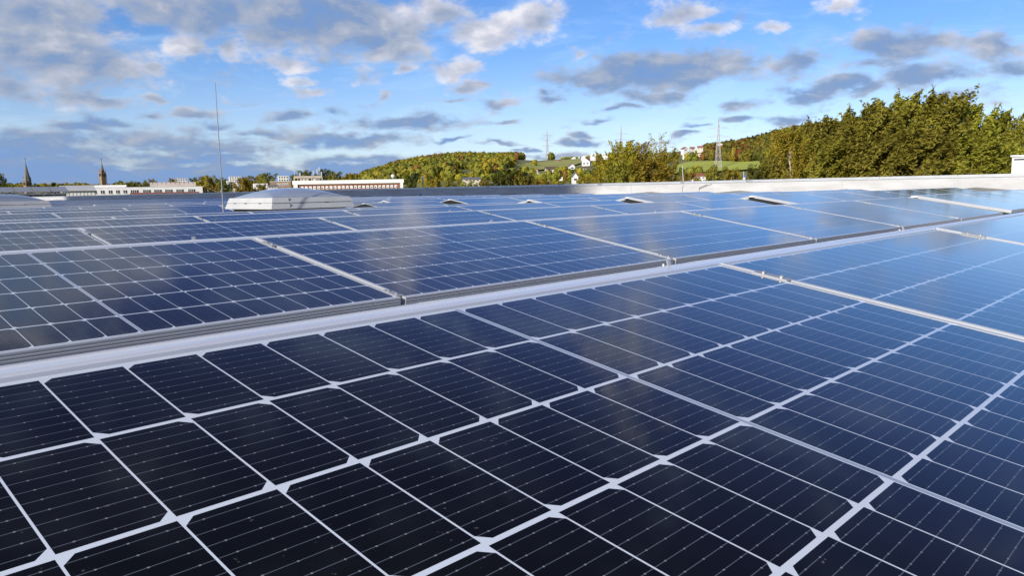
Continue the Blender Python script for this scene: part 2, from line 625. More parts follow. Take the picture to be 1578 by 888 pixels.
def roof_material():
    m_ = bpy.data.materials.new('roof_membrane')
    m_.use_nodes = True
    g = NG(m_.node_tree)
    b = m_.node_tree.nodes['Principled BSDF']
    tc = g.node('ShaderNodeTexCoord')
    o = tc.outputs['Object']
    n1 = g.noise(o, .35, 5, .6)
    n2 = g.noise(o, 3.0, 6, .7)
    c = g.mixc(g.sstep(n1, .35, .65), (.30, .285, .25), (.40, .385, .345))
    c = g.mixc(g.sstep(n2, .5, .8, 0, .5), c, (.22, .205, .175))
    g.l.new(c, b.inputs['Base Color'])
    b.inputs['Roughness'].default_value = .75
    bp = g.node('ShaderNodeBump')
    bp.inputs['Strength'].default_value = .2
    bp.inputs['Distance'].default_value = .01
    g.l.new(n2, bp.inputs['Height'])
    g.l.new(bp.outputs[0], b.inputs['Normal'])
    return m_


M_ROOF = roof_material()
WALL_X = 34.5
mb = MB()
mb.box((WALL_X / 2 - 12.6, 60, ROOF_Z - .2), (WALL_X + 25, 190, .4))
roof = mb.build('roof', M_ROOF)
tag(roof, kind='structure')

# tapered insulation saddles against the parapet, made of the same membrane
sadd = MB()
for i in range(26):
    y = -8.0 + i * 5.1
    sadd.add([(WALL_X - .02, y - 2.4, ROOF_Z + .004), (WALL_X - 7.5, y, ROOF_Z + .004), (WALL_X - .02, y + 2.4, ROOF_Z + .004),
              (WALL_X - .02, y, ROOF_Z + .24)], [(0, 3, 1), (1, 3, 2), (0, 2, 3), (0, 1, 2)])
so = sadd.build('roof_saddles', M_ROOF)
tag(so, kind='structure')


def wall_material():
    m_ = bpy.data.materials.new('white_parapet_sheet')
    m_.use_nodes = True
    g = NG(m_.node_tree)
    b = m_.node_tree.nodes['Principled BSDF']
    tc = g.node('ShaderNodeTexCoord')
    o = tc.outputs['Object']
    n1 = g.noise(g.v('MULTIPLY', o, (1, .35, 1.6)), 1.6, 5, .62)
    n2 = g.noise(g.v('MULTIPLY', o, (1, 4.0, .4)), 2.2, 4, .6)
    c = g.mixc(g.sstep(n1, .3, .7), (.44, .44, .435), (.555, .555, .55))
    c = g.mixc(g.sstep(n2, .55, .8, 0, .35), c, (.46, .455, .43))
    g.l.new(c, b.inputs['Base Color'])
    b.inputs['Roughness'].default_value = .55
    bp = g.node('ShaderNodeBump')
    bp.inputs['Strength'].default_value = .5
    bp.inputs['Distance'].default_value = .12
    g.l.new(g.noise(g.v('MULTIPLY', o, (1, .5, 1.2)), .9, 3, .55), bp.inputs['Height'])
    g.l.new(bp.outputs[0], b.inputs['Normal'])
    return m_


WALL_TOP = .405
M_WALL = wall_material()
pw = thing('parapet_wall', 'long white sheet-clad parapet wall along the roof edge behind the solar panels', 'wall', (WALL_X, 60, ROOF_Z))
mb = MB()
hh = WALL_TOP - ROOF_Z
mb.extrude_x([(-94, 0), (94, 0), (94, hh), (-94, hh)], 0, .3)
mb.build('wall_face', M_WALL, pw)
M_COPE = mat('coping_sheet', (.62, .64, .66), .38, .5, .08, 1.5)
mb = MB()
for (y0, y1) in [(-94 + 3 * i, -94 + 3 * i + 2.985) for i in range(62)]:
    vs = []
    prof = [(-.035, hh - .075), (-.030, hh - .075), (-.030, hh + .004), (.33, hh + .004), (.33, hh - .07), (.335, hh - .07), (.335, hh + .026), (-.035, hh + .040)]
    for y in (y0, y1):
        vs += [(x, y, z) for x, z in prof]
    n = len(prof)
    fs = [(i, n + i, n + (i + 1) % n, (i + 1) % n) for i in range(n)] + [tuple(range(n)), tuple(range(2 * n - 1, n - 1, -1))]
    mb.add(vs, fs)
mb.build('coping', M_COPE, pw)
# dark connector plates over some coping joints, and welded seams on the face
for y in (-94 + 3 * i for i in (17, 20, 23, 25, 27, 31, 34, 38, 43, 48)):
    mb = MB()
    mb.box((.1, y, hh + .040), (.30, .34, .012))
    mb.box((-.040, y, hh - .01), (.008, .34, .10))
    mb.build('joint_plate', M_STEEL, pw)
mb = MB()
for i in range(12):
    mb.box((-.0025, -70 + i * 11.3, hh / 2 - .03), (.005, .05, hh - .12))
mb.build('welded_seam', mat('seam_grey', (.45, .45, .44), .6), pw)

# ------------------------------------------------------------------ solar panels


def frame_mesh(back=False):
    mb = MB()
    prof = [(.0125, -.0008), (.0125, .0010), (.0012, .0012), (0, .0004), (0, -.0050), (.0014, -.0062), (.0014, -.0088), (0, -.0100),
            (0, -.0145), (.0014, -.0157), (.0014, -.0183), (0, -.0195), (0, -.0255), (.0014, -.0267), (.0014, -.0290), (0, -.0302), (0, -.0360), (.026, -.0360), (.026, -.0345), (.0026, -.0335), (.0026, -.0060)]
    vs, fs = [], []
    for ins, z in prof:
        for sx, sy in ((-1, -1), (1, -1), (1, 1), (-1, 1)):
            vs.append((sx * (HL - ins), sy * (HWD - ins), z))
    n = len(prof)
    for i in range(n - 1):
        for k in range(4):
            k2 = (k + 1) % 4
            fs.append((i * 4 + k, (i + 1) * 4 + k, (i + 1) * 4 + k2, i * 4 + k2))
    mb.add(vs, fs)
    return mb.mesh('frame', M_ALU)


def glass_mesh():
    hx, hy = HL - .0030, HWD - .0030
    me = bpy.data.meshes.new('cell_sheet')
    v = [(-hx, -hy, 0), (hx, -hy, 0), (hx, hy, 0), (-hx, hy, 0), (-hx, -hy, -.005), (hx, -hy, -.005), (hx, hy, -.005), (-hx, hy, -.005)]
    f = [(0, 1, 2, 3), (7, 6, 5, 4), (0, 4, 5, 1), (1, 5, 6, 2), (2, 6, 7, 3), (3, 7, 4, 0)]
    me.from_pydata(v, [], f)
    me.materials.append(M_CELL)
    me.materials.append(M_BACK)
    uv = me.uv_layers.new(name='UVMap')
    for poly in me.polygons:
        if poly.index:
            poly.material_index = 1
        for li in poly.loop_indices:
            c = me.vertices[me.loops[li].vertex_index].co
            uv.data[li].uv = (c.x, c.y)
    return me


ME_FRAME = frame_mesh()
ME_GLASS = glass_mesh()
DZ = {2: -.006, 3: -.014, 4: -.045, 5: -.016, 6: -.005}


def xc(k, n):
    x = n * LP + (0.0 if k == 0 else -.0275 - .004 * k)
    if n >= 6:
        x += .39
    return x


def front_pose(k, n):
    y0 = k * D - .504 * math.cos(TILT)
    z0 = -.504 * math.sin(TILT) + DZ.get(k, 0) + lift(k, n)
    return (xc(k, n), y0, z0), (TILT, 0, 0)


def back_pose(k, n):
    return (xc(k, n), k * D + .112 + HWD * math.cos(TILT), -.012 - HWD * math.sin(TILT) + DZ.get(k, 0) + lift(k, n)), (-TILT, 0, 0)


def project(p):
    d = Vector(p) - CAM
    z = d.dot(FWD)
    if z < .05:
        return None
    return W0 / 2 + FOC * d.dot(RGT) / z, H0 / 2 - FOC * d.dot(UPV) / z, z


def lift(k, n):
    return (.014 if k == 1 else .040) if (n >= 6 and 1 <= k <= 4) else (.03 if n >= 6 and k == 5 else 0.0)


def missing(k, n):
    if k == 5 and n in (3, 4):
        return True            # skylight
    if k in (9, 10) and n in (1, 2, 3):
        return True            # second skylight
    return False


X_MAX = 20.6
K_MAX = 46
cands = []
for k in range(0, K_MAX):
    for n in range(-2, 20):
        loc, rot = front_pose(k, n)
        if loc[0] > X_MAX or missing(k, n):
            continue
        if k == 0 and n > 4:
            continue
        ps = []
        for sx, sy in ((-1, 0), (1, 0), (0, -1), (0, 1), (0, 0), (-1, -1), (1, -1), (1, 1), (-1, 1)):
            q = project((loc[0] + sx * HL, loc[1] + sy * HWD * .985, loc[2] + sy * HWD * .17))
            if q:
                ps.append(q)
        vis = any(0 <= q[0] <= W0 and q[1] <= H0 for q in ps)
        near = any(-420 <= q[0] <= W0 + 420 for q in ps)
        if k == 0 and n in (-1, 0):
            vis = (n >= 0)
            near = True
        if not near:
            continue
        size = (Vector(loc) - CAM).length
        cands.append((0 if vis else 1, size, k, n, loc, rot, vis))

ORD = ['zeroth', 'first', 'second', 'third', 'fourth', 'fifth', 'sixth', 'seventh', 'eighth', 'ninth', 'tenth', 'eleventh', 'twelfth',
       'thirteenth', 'fourteenth', 'fifteenth', 'sixteenth', 'seventeenth', 'eighteenth', 'nineteenth', 'twentieth', 'twenty-first', 'twenty-second', 'twenty-third', 'twenty-fourth', 'twenty-fifth']
cands.sort(key=lambda c: (c[1] if c[6] else c[1] * 1.6 + 6))
single, rest = cands[:286], [c for c in cands[286:] if c[6]]
rows = {}
for c in single:
    if c[6]:
        rows.setdefault(c[2], []).append(c[3])
GROUP_P = 'solar panels in tilted rows on the flat roof'
proto = None
for (_, size, k, n, loc, rot, vis) in single:
    if vis:
        pos = sorted(rows[k]).index(n) + 1
        if k == 0:
            lab = ['large dark solar panel filling the foreground, with its centre seam crossing the picture',
                   'bluish solar panel right of the big foreground panel in the same row',
                   'paler solar panel at the right edge of the foreground row', 'sky-blue solar panel far right in the foreground row'][min(pos - 1, 3)]
        elif k <= 7:
            lab = 'solar panel, %s from the left in the %s row back from the foreground row' % (ORD[pos], ORD[k])
        else:
            lab = 'small distant solar panel in the tightly stacked rows below the parapet wall'
    else:
        lab = 'solar panel at the end of a row, just outside the picture'
    if proto is None:
        t = thing('solar_panel', lab, 'solar panel', (0, 0, 0), 0, GROUP_P)
        obj('frame', ME_FRAME, t)
        obj('cell_sheet', ME_GLASS, t)
        proto = t
    else:
        t = copy_thing(proto, lab)
    t.location = loc
    jr = random.Random(k * 57 + n)
    jt = 0.0 if (k == 0 and n == 0) else .0032
    t.rotation_euler = (rot[0] + jr.uniform(-jt, jt), jr.uniform(-jt, jt) * .35, jr.uniform(-jt, jt) * .3)

# the rest of the far field, past the first few hundred
if rest:
    V, F, MI, UV = [], [], [], []
    for (_, size, k, n, loc, rot, vis) in rest:
        ct, st = math.cos(rot[0]), math.sin(rot[0])
        for hx, hy, z, mi in ((HL, HWD, -.0015, 1), (HL - .012, HWD - .012, .0025, 0)):
            o = len(V)
            for sx, sy in ((-1, -1), (1, -1), (1, 1), (-1, 1)):
                x, y = sx * hx, sy * hy
                V.append((loc[0] + x, loc[1] + y * ct - z * st, loc[2] + y * st + z * ct))
                UV.append((x, y))
            F.append((o, o + 1, o + 2, o + 3))
            MI.append(mi)
    me = bpy.data.meshes.new('solar_panels')
    me.from_pydata(V, [], F)
    me.materials.append(M_CELL)
    me.materials.append(M_ALU)
    me.polygons.foreach_set('material_index', MI)
    uv = me.uv_layers.new(name='UVMap')
    for li, l in enumerate(me.loops):
        uv.data[li].uv = UV[l.vertex_index]
    so = obj('solar_panels', me)
    tag(so, 'farthest rows of solar panels merging into thin stripes before the grey parapet', 'solar panels', GROUP_P, 'stuff')

# rear halves of the tents where they can be glimpsed
def add_back(k, n, lab):
    t = copy_thing(proto, lab, 'rear-facing solar panels of the tents')
    loc, rot = back_pose(k, n)
    t.location, t.rotation_euler = loc, rot


for n in range(-1, 4):
    add_back(0, n, 'rear-facing solar panel sloping away behind the foreground row, seen only as a sliver')
for k in range(1, 7):
    ns = [6] if k < 4 else ([6, 5] if k > 4 else [6])
    if k == 5:
        ns = [5, 6, 2]
    for n in ns:
        if not missing(k, n):
            add_back(k, n, 'rear-facing solar panel at the open end of a tent, behind the ridge')

# aluminium ridge profiles between the two halves of each tent
RP = [(.0205, -.022), (.0205, .0010), (.0212, .0036), (.0235, .0040), (.0255, .0030), (.0262, -.0030), (.0290, -.0030), (.0300, .0008), (.034, .0028), (.041, .0042), (.049, .0049), (.057, .0050), (.0625, .0047),
      (.0640, .0032), (.0665, .0032), (.0680, .0056), (.0715, .0064), (.0750, .0060), (.0785, .0042), (.084, .0022), (.091, .0010), (.0975, .0010), (.1015, -.0004), (.1045, -.0036), (.1060, -.0080), (.1060, -.0300), (.1020, -.0300), (.1020, -.022)]
prow = {}
for c in single:
    prow.setdefault(c[2], []).append(c[3])
for k in sorted(prow):
    if k > 24:
        continue
    ns = sorted(prow[k])
    runs, cur = [], [ns[0]]
    for n in ns[1:]:
        if n == cur[-1] + 1 and n != 6:
            cur.append(n)
        else:
            runs.append(cur)
            cur = [n]
    runs.append(cur)
    for ri, run in enumerate(runs):
        mb = MB()
        x0, x1 = xc(k, run[0]) - HL, xc(k, run[-1]) + HL
        mb.extrude_x([(y + k * D, z + DZ.get(k, 0) + lift(k, run[0])) for y, z in RP], x0, x1)
        o = mb.build('ridge_rail', M_RAIL)
        where = 'foreground' if k == 0 else ORD[k]
        part = ['', ' left stretch,', ' right stretch,', ' far right stretch,'][0 if len(runs) == 1 else min(ri + 1, 3)]
        if k == 0:
            lab = 'broad silver ridge rail running along the top of the foreground panels'
        else:
            lab = 'thin silver ridge rail,%s topping the %s row of panels behind the foreground' % (part, where)
        tag(o, lab, 'rail', 'ridge rails on the panel rows')

# ------------------------------------------------------------------ clamps
def clamp_proto():
    t = thing('panel_clamp', 'x', 'clamp', group='clamps holding neighbouring panels')
    mb = MB()
    mb.extrude_x([(-.042, .0012), (.042, .0012), (.042, .0034), (-.042, .0034)], -.0145, .0145)
    mb.box((0, 0, -.016), (.008, .08, .032))
    mb.build('clamp_plate', M_CLAMP, t)
    for y in (-.022, .022):
        mb = MB()
        mb.lathe([(.0060, .0034), (.0060, .0072), (.0052, .0080), (.0030, .0080), (.0028, .0055)], (0, y, 0), 10)
        mb.build('bolt', M_STEEL, t)
    return t


ct0 = clamp_proto()
first = True
for k in range(0, 4):
    for n in range(-1, 9):
        if n == 5 or (k == 0 and n > 3):
            continue
        xg = (xc(k, n) + xc(k, n + 1)) / 2
        for s, nm in ((.385, 'upper'), (-.46, 'lower')):
            y = k * D - .504 * math.cos(TILT) + s * math.cos(TILT)
            z = -.504 * math.sin(TILT) + DZ.get(k, 0) + lift(k, n) + s * math.sin(TILT)
            q = project((xg, y, z))
            if not q or not (-20 < q[0] < W0 + 20 and q[1] < H0):
                continue
            lab = 'metal clamp at the %s end of the %s panel gap in the %s row' % (nm, ORD[n + 2], ORD[k + 1])
            if first:
                t = ct0
                t['label'] = lab
                first = False
            else:
                t = copy_thing(ct0, lab)
            t.location = (xg, y, z)
            t.rotation_euler = (TILT, 0, 0)

# little upright brackets on the ridge rail
bk = None
for k, xs in ((0, (.74, 2.40)), (1, (.60, 2.35, 4.05)), (2, (4.0,)), (3, (2.4,))):
    for x in xs:
        if bk is None:
            t = thing('ridge_bracket', 'x', 'bracket', group='upright brackets on the ridge rails')
            mb = MB()
            mb.extrude_x([(-.014, 0), (.014, 0), (.014, .002), (-.014, .002)], -.012, .012)
            mb.extrude_x([(-.014, .002), (-.0115, .002), (-.0115, .016), (-.014, .016)], -.008, .006)
            mb.build('foot_plate', M_CLAMP, t)
            mb = MB()
            mb.lathe([(.004, .002), (.004, .007), (.003, .008)], (0, .003, 0), 8)
            mb.build('bolt', M_STEEL, t)
            bk = t
        else:
            t = copy_thing(bk, 'x')
        t['label'] = 'small upright bracket on the %s ridge rail, %s' % ('foreground' if k == 0 else ORD[k] + ' background',
                                                                      'left one' if x == xs[0] else ('next one to the right' if x == xs[1] else 'rightmost one'))
        t.location = (x, k * D + .088, .0018 + DZ.get(k, 0))
        t.rotation_euler = (-TILT, 0, 0)

# support rails and feet under the open tent ends at the block gap
sup = None
for k in range(0, 6):
    for xx, side in ((xc(k, 5) + HL - .05, 'left'), (xc(k, 6) - HL + .05, 'right')):
        if k == 0:
            continue
        lab = 'dark support rail under the %s side of the panel block gap, %s row back' % (side, ORD[k])
        if sup is None:
            t = thing('support_rail', lab, 'rail', group='support rails under the tents')
            mb = MB()
            mb.bar((0, -1.0, -.285), (0, 1.18, -.285), .045, .03)
            mb.build('base_rail', M_STEEL, t)
            mb = MB()
            mb.bar((0, .06, -.27), (0, .06, -.05), .04)
            mb.build('ridge_post', M_STEEL, t)
            sup = t
        else:
            t = copy_thing(sup, lab)
        t.location = (xx, k * D, DZ.get(k, 0) * 0)

# shade inside the open tent ends, painted as flat black sheets
ep = None
M_END_SHADE = mat('end_shade_black', (.012, .012, .013), .6)
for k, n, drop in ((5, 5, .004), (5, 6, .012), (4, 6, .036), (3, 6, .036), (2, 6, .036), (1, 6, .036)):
    lab = {5: 'painted black shade in the open end of the tent behind the large skylight' if n == 5 else 'painted black shade in the open tent end far back at the panel block gap'}.get(
        k, 'painted black shade under the pale frame at the block gap, %s row back' % ORD[k])
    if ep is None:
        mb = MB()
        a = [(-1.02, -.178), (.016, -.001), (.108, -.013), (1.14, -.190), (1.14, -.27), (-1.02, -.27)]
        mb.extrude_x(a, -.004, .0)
        ep = mb.build('end_shade', M_END_SHADE)
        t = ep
        tag(t, lab, 'sheet', 'painted black shade in the open tent ends')
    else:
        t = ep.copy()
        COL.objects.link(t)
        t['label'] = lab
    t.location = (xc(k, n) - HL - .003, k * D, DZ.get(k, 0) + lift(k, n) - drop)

# ------------------------------------------------------------------ skylights
M_DOME = bpy.data.materials.new('milky_acrylic_dome')
M_DOME.use_nodes = True
_b = M_DOME.node_tree.nodes['Principled BSDF']
_b.inputs['Base Color'].default_value = (.28, .33, .42, 1)
_b.inputs['Roughness'].default_value = .10
_b.inputs['IOR'].default_value = 1.49
_b.inputs['Subsurface Weight'].default_value = .0
M_DARKCURB = mat('grey_upstand', (.16, .15, .13), .7, 0, .2, 3.0)
M_CURB = mat('pale_grey_plastic_curb', (.52, .52, .51), .45, 0, .08, 3.0)


def skylight(label, c, w, gap_n):
    t = thing('skylight_dome', label, 'skylight', (c[0], c[1], ROOF_Z))
    h = w / 2
    mb = MB()
    mb.box((0, 0, .13), (w * .98, w * .98, .26), taper=.95)
    mb.build('upstand', M_DARKCURB, t)
    # flared rim: lower skirt, groove, upper band
    mb = MB()
    prof = [(h * 1.02, .205), (h * 1.045, .215), (h * 1.0, .345)]
    for (o0, z0, o1, z1) in ((h * 1.085, .255, h * 1.045, .338), (h * 1.03, .338, h * 1.025, .352), (h * 1.045, .352, h * 1.0, .432)):
        vs = []
        for o, z in ((o0, z0), (o1, z1)):
            vs += [(-o, -o, z), (o, -o, z), (o, o, z), (-o, o, z)]
        mb.add(vs, [(3, 2, 1, 0), (4, 5, 6, 7), (0, 1, 5, 4), (1, 2, 6, 5), (2, 3, 7, 6), (3, 0, 4, 7)])
    mb.build('rim', M_CURB, t)
    mb = MB()
    mb.box((-h * .62, -h * 1.066, .296), (.012, .012, .08))
    mb.box((-h * .62, -h * 1.026, .392), (.012, .012, .07))
    mb.build('rim_joint', M_STEEL, t)
    # shallow dome on a square plan
    N = 36
    vs, fs = [], []
    for i in range(N + 1):
        for j in range(N + 1):
            x, y = -1 + 2 * i / N, -1 + 2 * j / N
            rx = (1 - x * x)
            ry = (1 - y * y)
            z = .19 * w / 1.5 * .86 * (max(rx, 0) * max(ry, 0)) ** .62
            vs.append((x * h * .955, y * h * .955, .434 + z))
    for i in range(N):
        for j in range(N):
            a = i * (N + 1) + j
            fs.append((a, a + N + 1, a + N + 2, a + 1))
    mb = MB()
    mb.add(vs, fs)
    mb.smooth = True
    mb.build('dome', M_DOME, t)
    for a, b in (((-1.035, -.55), (-1.035, -.45)), ((-1.035, .1), (-1.035, .2)), ((-.35, -1.035), (-.25, -1.035)), ((.3, -1.035), (.4, -1.035)), ((-1.035, .62), (-1.035, .7))):
        mb = MB()
        mb.bar((a[0] * h, a[1] * h, .345), (b[0] * h, b[1] * h, .345), .02, .012)
        mb.build('clip', M_DARK, t)
    return t


pc = at(446, 306, 13.0)
skylight('large pale skylight with a bluish dome among the panels beside the tall thin rod', (pc.x, pc.y), 1.41, 0)
pc = at(3, 310, 19.2)
skylight('smaller-looking skylight dome cut by the left edge of the picture', (pc.x, pc.y), 1.60, 0)

# ------------------------------------------------------------------ rods and wires on the roof
M_ROD = mat('grey_rod_metal', (.17, .17, .20), .5, .1)
b0 = at(344, 322, 11.0)
rl = thing('lightning_rod', 'tall thin grey lightning rod standing among the panels left of the large skylight', 'rod', (b0.x, b0.y, ROOF_Z))
top = at(331.5, 127, 11.0)
mb = MB()
tz = top.z - ROOF_Z
dx, dy = top.x - b0.x, top.y - b0.y
mb.tube([(0, 0, .05), (dx * .45, dy * .45, tz * .45), (dx, dy, tz)], [.0095, .0075, .005], 8)
mb.build('rod', M_ROD, rl)
mb = MB()
mb.lathe([(.17, 0), (.17, .06), (.15, .08), (.03, .085)], n=20)
mb.build('foot', mat('concrete', (.4, .39, .37), .85, 0, .2, 12), rl)
mb = MB()
mb.lathe([(.018, .30), (.018, .36)], n=10)
mb.build('collar', M_STEEL, rl)

Yp = 0
q = at(1053, 283, 1.0) - CAM
tt = (WALL_X + .05 - CAM.x) / q.x
pr = CAM + q * tt
sr = thing('lightning_rod', 'short pale lightning rod standing on the white parapet coping', 'rod', (pr.x, pr.y, WALL_TOP + .03))
mb = MB()
mb.tube([(0, 0, 0), (-.03, .05, .82)], [.018, .012], 8)
mb.build('rod', mat('pale_metal', (.75, .75, .73), .4, .3), sr)
mb = MB()
mb.box((-.03, 0, -.03), (.16, .22, .09))
mb.build('bracket', M_STEEL, sr)


def wall_pt(px, py, off=.03):
    q_ = ray(px, py)
    return CAM + q_ * ((WALL_X - off - CAM.x) / q_.x)


mb = MB()
pts = [wall_pt(1097, 283.5), wall_pt(1088, 286.5), wall_pt(1077.5, 291), wall_pt(1077, 299)]
mb.tube(pts, .014, 6)
pts = [wall_pt(1090, 284), wall_pt(1080, 288), wall_pt(1076.5, 290.5)]
mb.tube(pts, .010, 6)
wz = mb.build('lightning_cable', M_STEEL)
tag(wz, 'thin grey lightning cable hanging down the white parapet face', 'cable')
mb = MB()
mb.tube([wall_pt(1053, 285), wall_pt(1051.5, 290), wall_pt(1050.5, 302)], .009, 6)
wz = mb.build('lightning_cable', M_STEEL)
tag(wz, 'thin down wire on the parapet directly below the short rod', 'cable')
# small stub outlet on the grey part of the wall
p_ = wall_pt(648, 302.5)
mb = MB()
mb.tube([p_ + Vector((0, 0, -.1)), p_ + Vector((0, 0, .10)), p_ + Vector((0, 0, .16))], [.05, .05, .02], 10)
o = mb.build('drain_outlet', M_DARK)
tag(o, 'small dark outlet at the foot of the grey parapet below the lamp post', 'outlet')
#SPLIT
# ------------------------------------------------------------------ ground and hills
GZ = -8.5
M_GROUND = mat('town_ground', (.075, .085, .03), .9, 0, .5, .02, col2=(.10, .085, .05))
mb = MB()
S = 15000
mb.add([(-S, -S, GZ - .6), (S, -S, GZ - .6), (S, S, GZ - .6), (-S, S, GZ - .6)], [(0, 1, 2, 3)])
tag(mb.build('ground', M_GROUND), kind='structure')


def yh(px):
    return 292.2 - .01865 * (px - 789)


RT_PX = [-1500, 300, 440, 500, 545, 580, 612, 650, 690, 720, 760, 800, 830, 850, 900, 940, 1000, 1060, 1110, 1150, 1190, 1240, 1300, 1578, 3200]
RT_Y = [290, 290, 289, 287, 280, 271, 262, 254, 250, 248, 249, 247, 249, 247.5, 244.5, 241, 241, 238, 235, 229, 219, 210, 206, 200, 200]
RT_D = [1500, 1500, 1500, 1400, 1350, 1300, 1250, 1250, 1250, 1250, 1300, 1350, 1400, 1450, 1500, 1500, 1400, 1200, 1100, 1000, 950, 900, 900, 900, 900]


def _sm(t):
    t = min(max(t, 0.0), 1.0)
    return t * t * (3 - 2 * t)


def ground_h(px, d):
    ry = float(np.interp(px, RT_PX, RT_Y))
    rd = float(np.interp(px, RT_PX, RT_D))
    top = CAM.z + (yh(px) - ry) / FOC * rd
    d0 = 330.0
    if d <= d0:
        return GZ
    if d <= rd:
        t = (d - d0) / (rd - d0)
        t = .55 * t + .45 * _sm(t)
        return GZ + (top - GZ) * t
    return top - (top - GZ) * min((d - rd) / 900.0, 1.0) - (d - rd) * .002


def gxy(px, d):
    p = CAM + ray(px, yh(px)) * d
    return p.x, p.y


def gpos(px, d, dz=0.0):
    x, y = gxy(px, d)
    return Vector((x, y, ground_h(px, d) + dz))


def py_of(px, d, z):
    """photo row at which height z stands at (px, d)"""
    return yh(px) - (z - CAM.z) / d * FOC


def find_ground(px, py):
    """distance at which the line of sight through a photo pixel meets the ground"""
    prev = None
    d = 335.0
    while d < 1600:
        if py_of(px, d, ground_h(px, d)) <= py:
            return d
        d += 5
    return None


pxs = np.concatenate([np.linspace(-1500, 400, 20), np.linspace(420, 1300, 110), np.linspace(1330, 3200, 20)])
ds = np.concatenate([np.linspace(150, 330, 4), np.linspace(345, 1500, 75), np.linspace(1540, 3200, 20)])
V, F = [], []
for px in pxs:
    for d in ds:
        p = gpos(px, d)
        V.append((p.x, p.y, p.z + (.0 if d < 340 else 1.2 * math.sin(p.x * .021) * math.sin(p.y * .017))))
nd = len(ds)
for i in range(len(pxs) - 1):
    for j in range(nd - 1):
        a = i * nd + j
        F.append((a, a + nd, a + nd + 1, a + 1))
me = bpy.data.meshes.new('hills')
me.from_pydata(V, [], F)
me.materials.append(mat('hill_grass', (.21, .21, .06), .9, 0, .4, .012, col2=(.15, .14, .045)))
me.polygons.foreach_set('use_smooth', [True] * len(F))
tag(obj('hills', me), kind='structure')


def patch(name, poly_px, m_, dz=1.6):
    """field lying on the hill inside the given photo outline"""
    xs = [p[0] for p in poly_px]
    x0, x1 = min(xs), max(xs)
    n = 26
    V, F = [], []

    def span(px):
        ys = []
        for i in range(len(poly_px)):
            (ax, ay), (bx, by) = poly_px[i], poly_px[(i + 1) % len(poly_px)]
            if ax != bx and min(ax, bx) <= px <= max(ax, bx):
                ys.append(ay + (by - ay) * (px - ax) / (bx - ax))
        return (min(ys), max(ys)) if len(ys) > 1 else None
    M = 14
    for i in range(n + 1):
        px = x0 + (x1 - x0) * (i / n) * .998 + .001
        s = span(px)
        da = find_ground(px, s[1]) or 1200
        db = find_ground(px, s[0]) or float(np.interp(px, RT_PX, RT_D))
        for j in range(M + 1):
            d = da + (db - da) * j / M
            p = gpos(px, d)
            V.append((p.x, p.y, p.z + dz + 1.2 * math.sin(p.x * .021) * math.sin(p.y * .017)))
    for i in range(n):
        for j in range(M):
            a = i * (M + 1) + j
            F.append((a, a + M + 1, a + M + 2, a + 1))
    me = bpy.data.meshes.new(name)
    me.from_pydata(V, [], F)
    me.materials.append(m_)
    me.polygons.foreach_set('use_smooth', [True] * len(F))
    return tag(obj(name, me), kind='structure')


M_MEADOW = mat('meadow_grass', (.36, .36, .08), .9, 0, .25, .02, col2=(.28, .28, .065))
M_MEADOW2 = mat('bright_meadow_grass', (.41, .46, .06), .9, 0, .2, .02, col2=(.34, .38, .055))
patch('meadow', [(765, 263), (800, 255), (840, 250.5), (905, 246.5), (915, 250), (880, 258), (830, 264), (790, 267)], M_MEADOW)
patch('meadow', [(715, 270), (745, 264), (775, 263), (775, 271), (735, 274)], M_MEADOW)
patch('meadow', [(1030, 262), (1060, 253), (1110, 251), (1170, 252), (1175, 266), (1100, 270), (1035, 271)], M_MEADOW2)

# ------------------------------------------------------------------ trees
OLIVE = [(.105, .103, .012), (.25, .235, .026), (.36, .33, .042), (.46, .42, .078)]
GREEN = [(.045, .055, .009), (.105, .120, .017), (.155, .165, .026), (.21, .21, .04)]
YELLOW = [(.16, .125, .011), (.31, .245, .020), (.42, .33, .034), (.50, .41, .07)]
OCHRE = [(.15, .115, .012), (.29, .225, .019), (.39, .305, .030), (.46, .37, .06)]
RUST = [(.11, .040, .012), (.22, .085, .022), (.28, .12, .03), (.33, .17, .04)]
DKGREEN = [(.014, .022, .006), (.032, .045, .010), (.05, .062, .014), (.075, .085, .02)]
LM = {k: leaf_mat('leaves_' + k, v) for k, v in dict(olive=OLIVE, green=GREEN, yellow=YELLOW, ochre=OCHRE, rust=RUST, dark=DKGREEN).items()}
LMF = {k: leaf_mat('far_leaves_' + k, [tuple(c * (.74 if k == 'olive' else .92) for c in q) for q in v], .07, .3, .35) for k, v in dict(olive=OLIVE, green=GREEN, yellow=YELLOW, ochre=OCHRE, rust=RUST, dark=DKGREEN).items()}
M_BARK = mat('grey_brown_bark', (.10, .08, .055), .9, 0, .4, 3.0)
M_BIRCH = mat('pale_birch_bark', (.50, .46, .38), .8, 0, .5, 2.0)


def leaf_cards(cent, direc, size, rng, elong=1.8, out=None):
    """one bent-free quad per centre; returns verts, faces arrays"""
    n = len(cent)
    if out is None:
        out = direc
    nn = out / (np.linalg.norm(out, axis=1, keepdims=True) + 1e-9) + rng.normal(0, .42, (n, 3))
    nn /= np.linalg.norm(nn, axis=1, keepdims=True) + 1e-9
    a = direc + rng.normal(0, .5, (n, 3))
    a -= (a * nn).sum(1, keepdims=True) * nn
    a /= np.linalg.norm(a, axis=1, keepdims=True) + 1e-9
    b = np.cross(nn, a)
    s = (size * rng.uniform(.6, 1.35, n))[:, None]
    a = a * s * elong * .5
    b = b * s * .5
    v = np.stack([cent - a, cent + b * .8 - a * .1, cent + a, cent - b * .8 - a * .1], 1).reshape(-1, 3)
    f = np.arange(n * 4).reshape(-1, 4)
    return v, f


